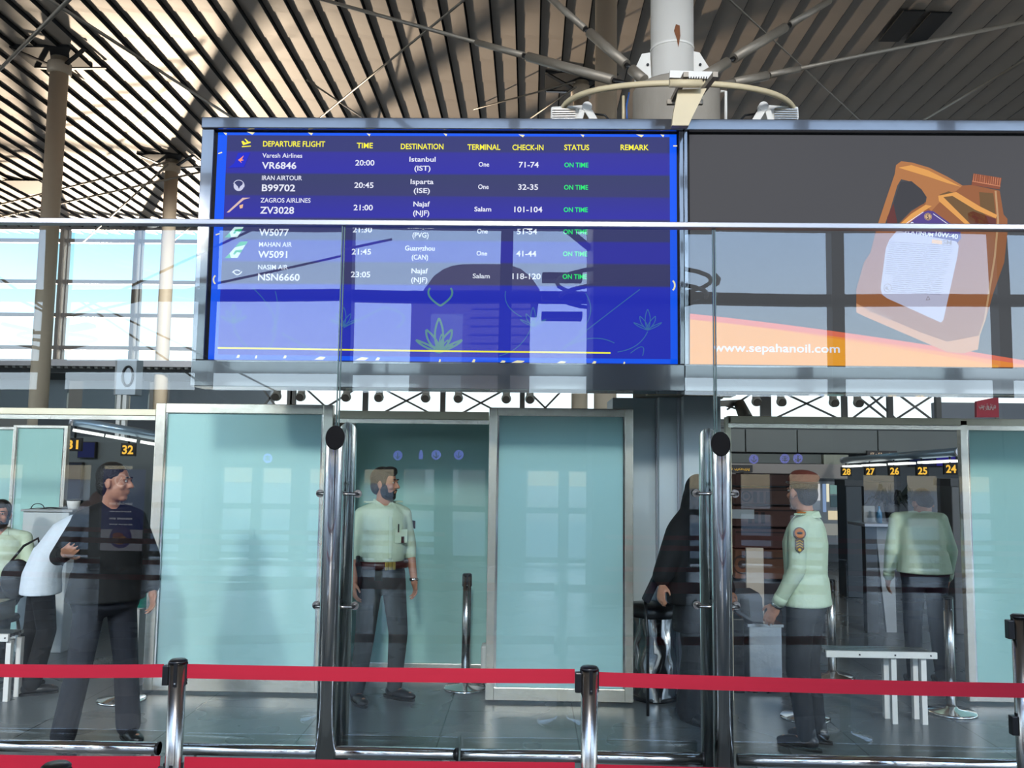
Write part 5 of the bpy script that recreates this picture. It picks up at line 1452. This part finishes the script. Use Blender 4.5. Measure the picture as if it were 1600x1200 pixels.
    if cfg.get('beret'):
        mb = MB(); mb.ell(hd(0, -.014, .082), (.090 * k, .108 * k, .062 * k), HM); mb.ell(hd(.016, -.02, .108), (.088 * k, .104 * k, .040 * k), HM @ Matrix.Rotation(.22, 3, 'Y'))
        b_ = remesh(mb.build('beret', 'beret', root), .008, 4)
        MB().tube([hd(.087 * math.cos(t * PI / 12), -.010 + .106 * math.sin(t * PI / 12), .066) for t in range(25)], .008, 8).build('beret_band', 'leather', b_)
    return root, g, hd, R3, TM, k

def facing(dx, dy): return math.atan2(-dx, dy)

# --- man in green, dark trousers, head turned to the right
pA = PF(592, 1094); pA.z = 0
rA, g, hd, R3, TM, k = person('bearded man in a pale green uniform shirt behind the glass, head turned right', pA, facing(.50, -.87), dict(
    h=1.70, top='shirt', legs='trous', hair='full', beard=True, collar=True, sleeve=.30, head_yaw=.78, girth=1.02, vox=.0056,
    J=dict(el=(-.225, -.02, 1.13), wl=(-.235, .06, .885), er=(.225, -.02, 1.13), wr=(.24, .06, .89), kl=(-.125, .04, .49), al=(-.125, -.01, .09), kr=(.13, .02, .49), ar=(.165, -.02, .09)),
    foot={'l': .55, 'r': .0}))
b = g['waist'] + V((0, 0, -.055 * k))
def beltring(b, rx, ry, h, m, root, nm='belt'):
    mb = MB(); vs = []; n = 32
    for z in (-h / 2, h / 2):
        for rr in (1, .94):
            for t in range(n): vs.append(b + R3 @ V((rx * rr * math.cos(2 * PI * t / n), ry * rr * math.sin(2 * PI * t / n), z)))
    fs = []
    for t in range(n):
        u = (t + 1) % n
        fs += [(t, u, 2 * n + u, 2 * n + t), (n + u, n + t, 3 * n + t, 3 * n + u), (2 * n + t, 2 * n + u, 3 * n + u, 3 * n + t), (u, t, n + t, n + u)]
    return mb.poly(vs, fs, True).build(nm, m, root)
bl = beltring(b, .188 * k * 1.06, .146 * k * 1.06, .055, 'leather', rA)
q = b + R3 @ V((0, .160 * k, 0))
for dx in (-.028, .0, .028):
    MB().box(q + R3 @ V((dx, .006, 0)), (.024, .012, .058), mtx=R3).build('buckle', 'gold', bl, bevel=.003)
MB().box(g['hr'] + R3 @ V((.115, .03, .0)), (.05, .07, .26), mtx=R3).build('holster', 'blackcl', rA, bevel=.012)
MB().box(g['hr'] + R3 @ V((.12, .04, .13)), (.03, .05, .09), mtx=R3).build('holster_grip', 'dark', rA, bevel=.008)
MB().tube([g['wl'] + V((0, 0, .012)), g['wl'] + V((0, 0, -.012))], .034, 16).build('wristwatch', 'chrome', rA)
pk = MB().box(g['chest'] + R3 @ V((-.09, .137, -.06)), (.10, .006, .10), mtx=R3).build('pocket', 'shirt', rA, bevel=.002)
MB().box(g['chest'] + R3 @ V((-.10, .146, -.085)), (.022, .008, .045), mtx=R3).build('badge', 'leather', pk)
MB().box(g['chest'] + R3 @ V((-.065, .146, .0)), (.007, .008, .06), mtx=R3).build('pen', 'dark', pk)
MB().beam(g['chest'] + R3 @ V((0, .144, .09)), g['waist'] + R3 @ V((0, .154, .0)), .022, .004, up=R3 @ V((0, 1, 0))).build('placket', 'shirt', rA)
MB().box(g['sl'].lerp(g['el'], .35) + R3 @ V((-.066, .0, 0)), (.006, .05, .06), mtx=R3).build('sleeve_patch', 'leather', rA, bevel=.002)
for s in (-1, 1): MB().box(g['neck'].lerp(g['sl' if s < 0 else 'sr'], .6) + V((0, 0, .058)), (.10, .045, .012), mtx=R3).build('epaulette', 'shirt', rA, bevel=.004)

# --- man in a brown beret, seen from behind at three-quarter
pB = PF(1264, 1164); pB.z = 0
rB, g, hd, R3, TM, k = person('man in a brown beret and pale green shirt seen from behind, at the right', pB, facing(-.80, .60), dict(
    h=1.70, top='shirt', legs='blackcl', hair='short', beret=True, collar=True, sleeve=.93, hem=.05, head_yaw=-.50, girth=1.02, vox=.0056,
    J=dict(el=(-.235, -.03, 1.13), wl=(-.25, .10, .90), er=(.225, .0, 1.13), wr=(.22, .14, .95), kl=(-.10, .03, .49), al=(-.10, -.02, .09), kr=(.10, .03, .49), ar=(.10, -.02, .09)),
    foot={'l': .0, 'r': .0}, curl=.3))
MB().tube([g['wl'] + (g['el'] - g['wl']).normalized() * .02, g['wl'] + (g['wl'] - g['el']).normalized() * .012], .036, 16).build('wristwatch', 'chrome', rB)
sv = (g['el'] - g['sl']).normalized(); outw = (V((-.1, -1, .05)) - sv * V((-.1, -1, .05)).dot(sv)).normalized()
pc = g['sl'].lerp(g['el'], .16) + outw * .068
pt = MB().disc(pc, outw, .038, .008).build('sleeve_patch', 'leather', rB)
MB().disc(pc + outw * .005, outw, .030, .004).build('patch_ring', mat('patch orange', (196, 116, 48), .8), pt)
MB().ell(pc + outw * .008, (.018, .006, .008)).build('patch_emblem', 'dark', pt)
pc = g['sl'].lerp(g['el'], .44) + outw * .064; sx_ = sv.cross(outw).normalized()
hexa = [pc + sx_ * (.03 * x) - sv * (.052 * y) for x, y in ((0, 1), (.9, .55), (.9, -.5), (0, -1), (-.9, -.5), (-.9, .55))]
pt = MB().prism(hexa, outw * .006).build('rank_patch', 'leather', rB)
gm_ = mat('patch yellow', (212, 168, 60), .8)
for j in range(4):
    c = pc + outw * .008 - sv * (.026 - j * .016); mb = MB()
    for s in (-1, 1): mb.beam(c, c + sx_ * s * .02 + sv * .012, .005, .003, up=outw)
    if j < 3: mb.build('chevron', gm_, pt)
    else: MB().disc(c + sv * .01, outw, .01, .003).build('chevron_disc', gm_, pt)
ep = g['neck'].lerp(g['sl'], .62) + V((0, 0, .060))
e1 = MB().box(ep, (.115, .05, .012), mtx=R3).build('epaulette', 'shirt', rB, bevel=.004)
MB().ell(ep + V((-.0, -.012, .010)), (.032, .020, .006)).build('epaulette_badge', bpy.data.materials['patch orange'], e1)

# --- man seen from behind, head bent
pC = P(1448, 1000, 7.3); pC.z = 0
rC, g, hd, R3, TM, k = person('stooping man in a pale green shirt seen from behind, at far right', pC, facing(.06, 1), dict(
    h=1.72, top='shirt', legs='navy', hair='short', sleeve=.97, hem=.03, girth=1.12, head_pitch=-.75, vox=.0065,
    J=dict(chest=(.0, .08, 1.23), neck=(.03, .17, 1.36), head=(.10, .26, 1.445), sr=(.185, .11, 1.33), sl=(-.175, .11, 1.33), er=(.25, .08, 1.07), el=(-.235, .08, 1.07), wr=(.245, .16, .84), wl=(-.235, .16, .84), waist=(0, .02, 1.05)), curl=.3))

# --- man in black at left, profile to the right
pD = P(154, 1150, 5.45); pD.z = 0
rD, g, hd, R3, TM, k = person('man in black clothes facing right, close behind the glass at the left', pD, facing(.72, -.69), dict(
    h=1.72, top='blackcl', legs='navy', hair='short', sleeve=.9, hem=.06, head_yaw=.75, girth=1.22, flare=.075, vox=.0065,
    J=dict(head=(0, .05, 1.60), er=(.30, .03, 1.16), wr=(.34, .26, 1.20), el=(-.26, .03, 1.13), wl=(-.24, .12, .92), kr=(.15, .04, .49), ar=(.20, -.02, .09), kl=(-.13, .03, .49), al=(-.17, .02, .09))))

# --- person in a white tunic bending to the right
pE = P(54, 1082, 6.62); pE.z = 0
rE, g, hd, R3, TM, k = person('person in a white tunic and dark headscarf leaning right, behind the man in black', pE, facing(.85, .45), dict(
    h=1.62, top='whitecl', legs='blackcl', sleeve=.2, hem=.16, girth=.98, flare=.07, vox=.0075, head_pitch=-.3,
    J=dict(waist=(0, .04, 1.06), chest=(0, .17, 1.24), neck=(0, .30, 1.37), head=(0, .42, 1.46), sr=(.18, .27, 1.33), sl=(-.18, .27, 1.33), er=(.21, .46, 1.16), wr=(.16, .66, 1.12), el=(-.22, .30, 1.06), wl=(-.20, .46, .94), kr=(.10, .06, .49), kl=(-.10, -.04, .49), al=(-.11, -.12, .10))))
mb = MB(); mb.ell(hd(0, -.02, .03), (.092, .108, .10)); mb.ell(hd(0, -.07, -.06), (.10, .10, .09)); mb.limb(hd(0, -.06, -.06), g['neck'] + V((0, 0, -.02)), .085, .10)
remesh(mb.build('headscarf', mat('dark brown scarf', (40, 26, 22), .85), rE), .01, 4)
bg = thing('handbag', 'dark shoulder bag hanging by the white tunic at the left edge', 'bag', P(24, 915, 6.9))
c = P(26, 905, 6.85)
remesh(MB().ell(c + V((0, 0, .0)), (.13, .07, .16)).build('bag_body', 'blackcl', bg), .012, 2)
MB().tube([c + V((-.06, 0, .13)), c + V((.04, 0, .26)), c + V((.14, .02, .32)), c + V((.16, .03, .22)), c + V((.09, 0, .12))], .010, 8).build('strap', 'blackcl', bg)

# --- seated man at the left edge
pF = P(-10, 1000, 7.45); pF.z = 0
rF, g, hd, R3, TM, k = person('seated man in a pale green shirt cut by the left edge', pF, facing(.35, -.93), dict(
    h=1.72, top='shirt', legs='blackcl', hair='full', beard=True, collar=True, sleeve=.2, vox=.008,
    J={a: (x, y, z - .34) for a, (x, y, z) in dict(pel=(0, 0, .93), waist=(0, 0, 1.06), chest=(0, .02, 1.28), neck=(0, .02, 1.46), head=(0, .06, 1.60), sr=(.19, .0, 1.40), sl=(-.19, .0, 1.40), er=(.26, .06, 1.15), el=(-.26, .06, 1.15), wr=(.16, .28, 1.08), wl=(-.16, .30, 1.08), hr=(.09, .0, .90), hl=(-.09, 0, .90)).items()} | dict(kr=(.13, .44, .53), kl=(-.13, .44, .53), ar=(.13, .42, .09), al=(-.13, .42, .09))))
st = thing('stool', 'plain stool under the seated man at the left edge', 'stool', pF)
MB().lathe((pF.x, pF.y - .02, .36), ((.19, 0), (.2, .02), (.19, .045), (.0, .05))).build('seat', 'dark', st)
for sx in (-1, 1):
    for sy in (-1, 1): MB().tube([(pF.x + sx * .12, pF.y + sy * .12, .37), (pF.x + sx * .17, pF.y + sy * .17, .0)], .014, 8).build('leg', 'rod', st)

# --- person in a black robe behind the right post
pG = P(1092, 1112, 6.2); pG.z = 0
rG, g, hd, R3, TM, k = person('person in a long black robe behind the right steel post', pG, facing(.55, -.84), dict(
    h=1.66, top='blackcl', legs='blackcl', sleeve=.95, hem=.30, girth=1.0, flare=.10, vox=.008,
    J=dict(head=(.03, .05, 1.60), er=(.25, -.06, 1.16), wr=(.36, .02, .98), el=(-.25, 0, 1.12), wl=(-.22, .1, .9), kr=(.09, .03, .49), kl=(-.08, .03, .49), ar=(.09, 0, .09), al=(-.09, 0, .09))))
mb = MB(); mb.ell(hd(0, -.012, .04), (.095, .115, .115)); mb.limb(hd(0, -.03, -.02), g['neck'] + V((0, 0, .0)), .10, .12)
for s in ('sr', 'sl'): mb.limb(g['neck'] + V((0, 0, .02)), g[s] + V((0, 0, -.02)), .10, .085)
q = R3 @ V((0, 0, 0))
oval(mb, [(g['neck'] - V((0, 0, .02)), .12, .11, R3), (g['chest'], .24, .17, R3), (g['waist'], .27, .19, R3), (g['pel'] - V((0, 0, .1)), .24, .18, R3)])
mb.limb(g['sr'] - V((0, 0, .05)), g['wr'] + V((0, 0, .06)), .10, .07)
ch = mb.build('black_veil', 'blackcl', rG); remesh(ch, .013, 5)
mb = MB(); mb.ell(hd(0, .07, -.005), (.05, .03, .075)); 
# trolley case pulled behind
c = P(1020, 930, 6.25)
r = thing('folded_trolley', 'dark folded trolley leaning from the black robe toward the steel bin', 'trolley', (c.x, c.y, 0))
MB().beam(P(1042, 868, 6.2), P(1008, 940, 6.2), .10, .05).build('bag', 'navy', r, bevel=.012)
MB().tube([P(1044, 864, 6.2), P(1052, 850, 6.2)], .010, 8).build('handle', 'chrome', r)
MB().tube([P(1008, 940, 6.2), P(1012, 1000, 6.2), V((P(1012, 1000, 6.2).x, 6.2, .02))], .011, 8).build('leg', 'dark', r)
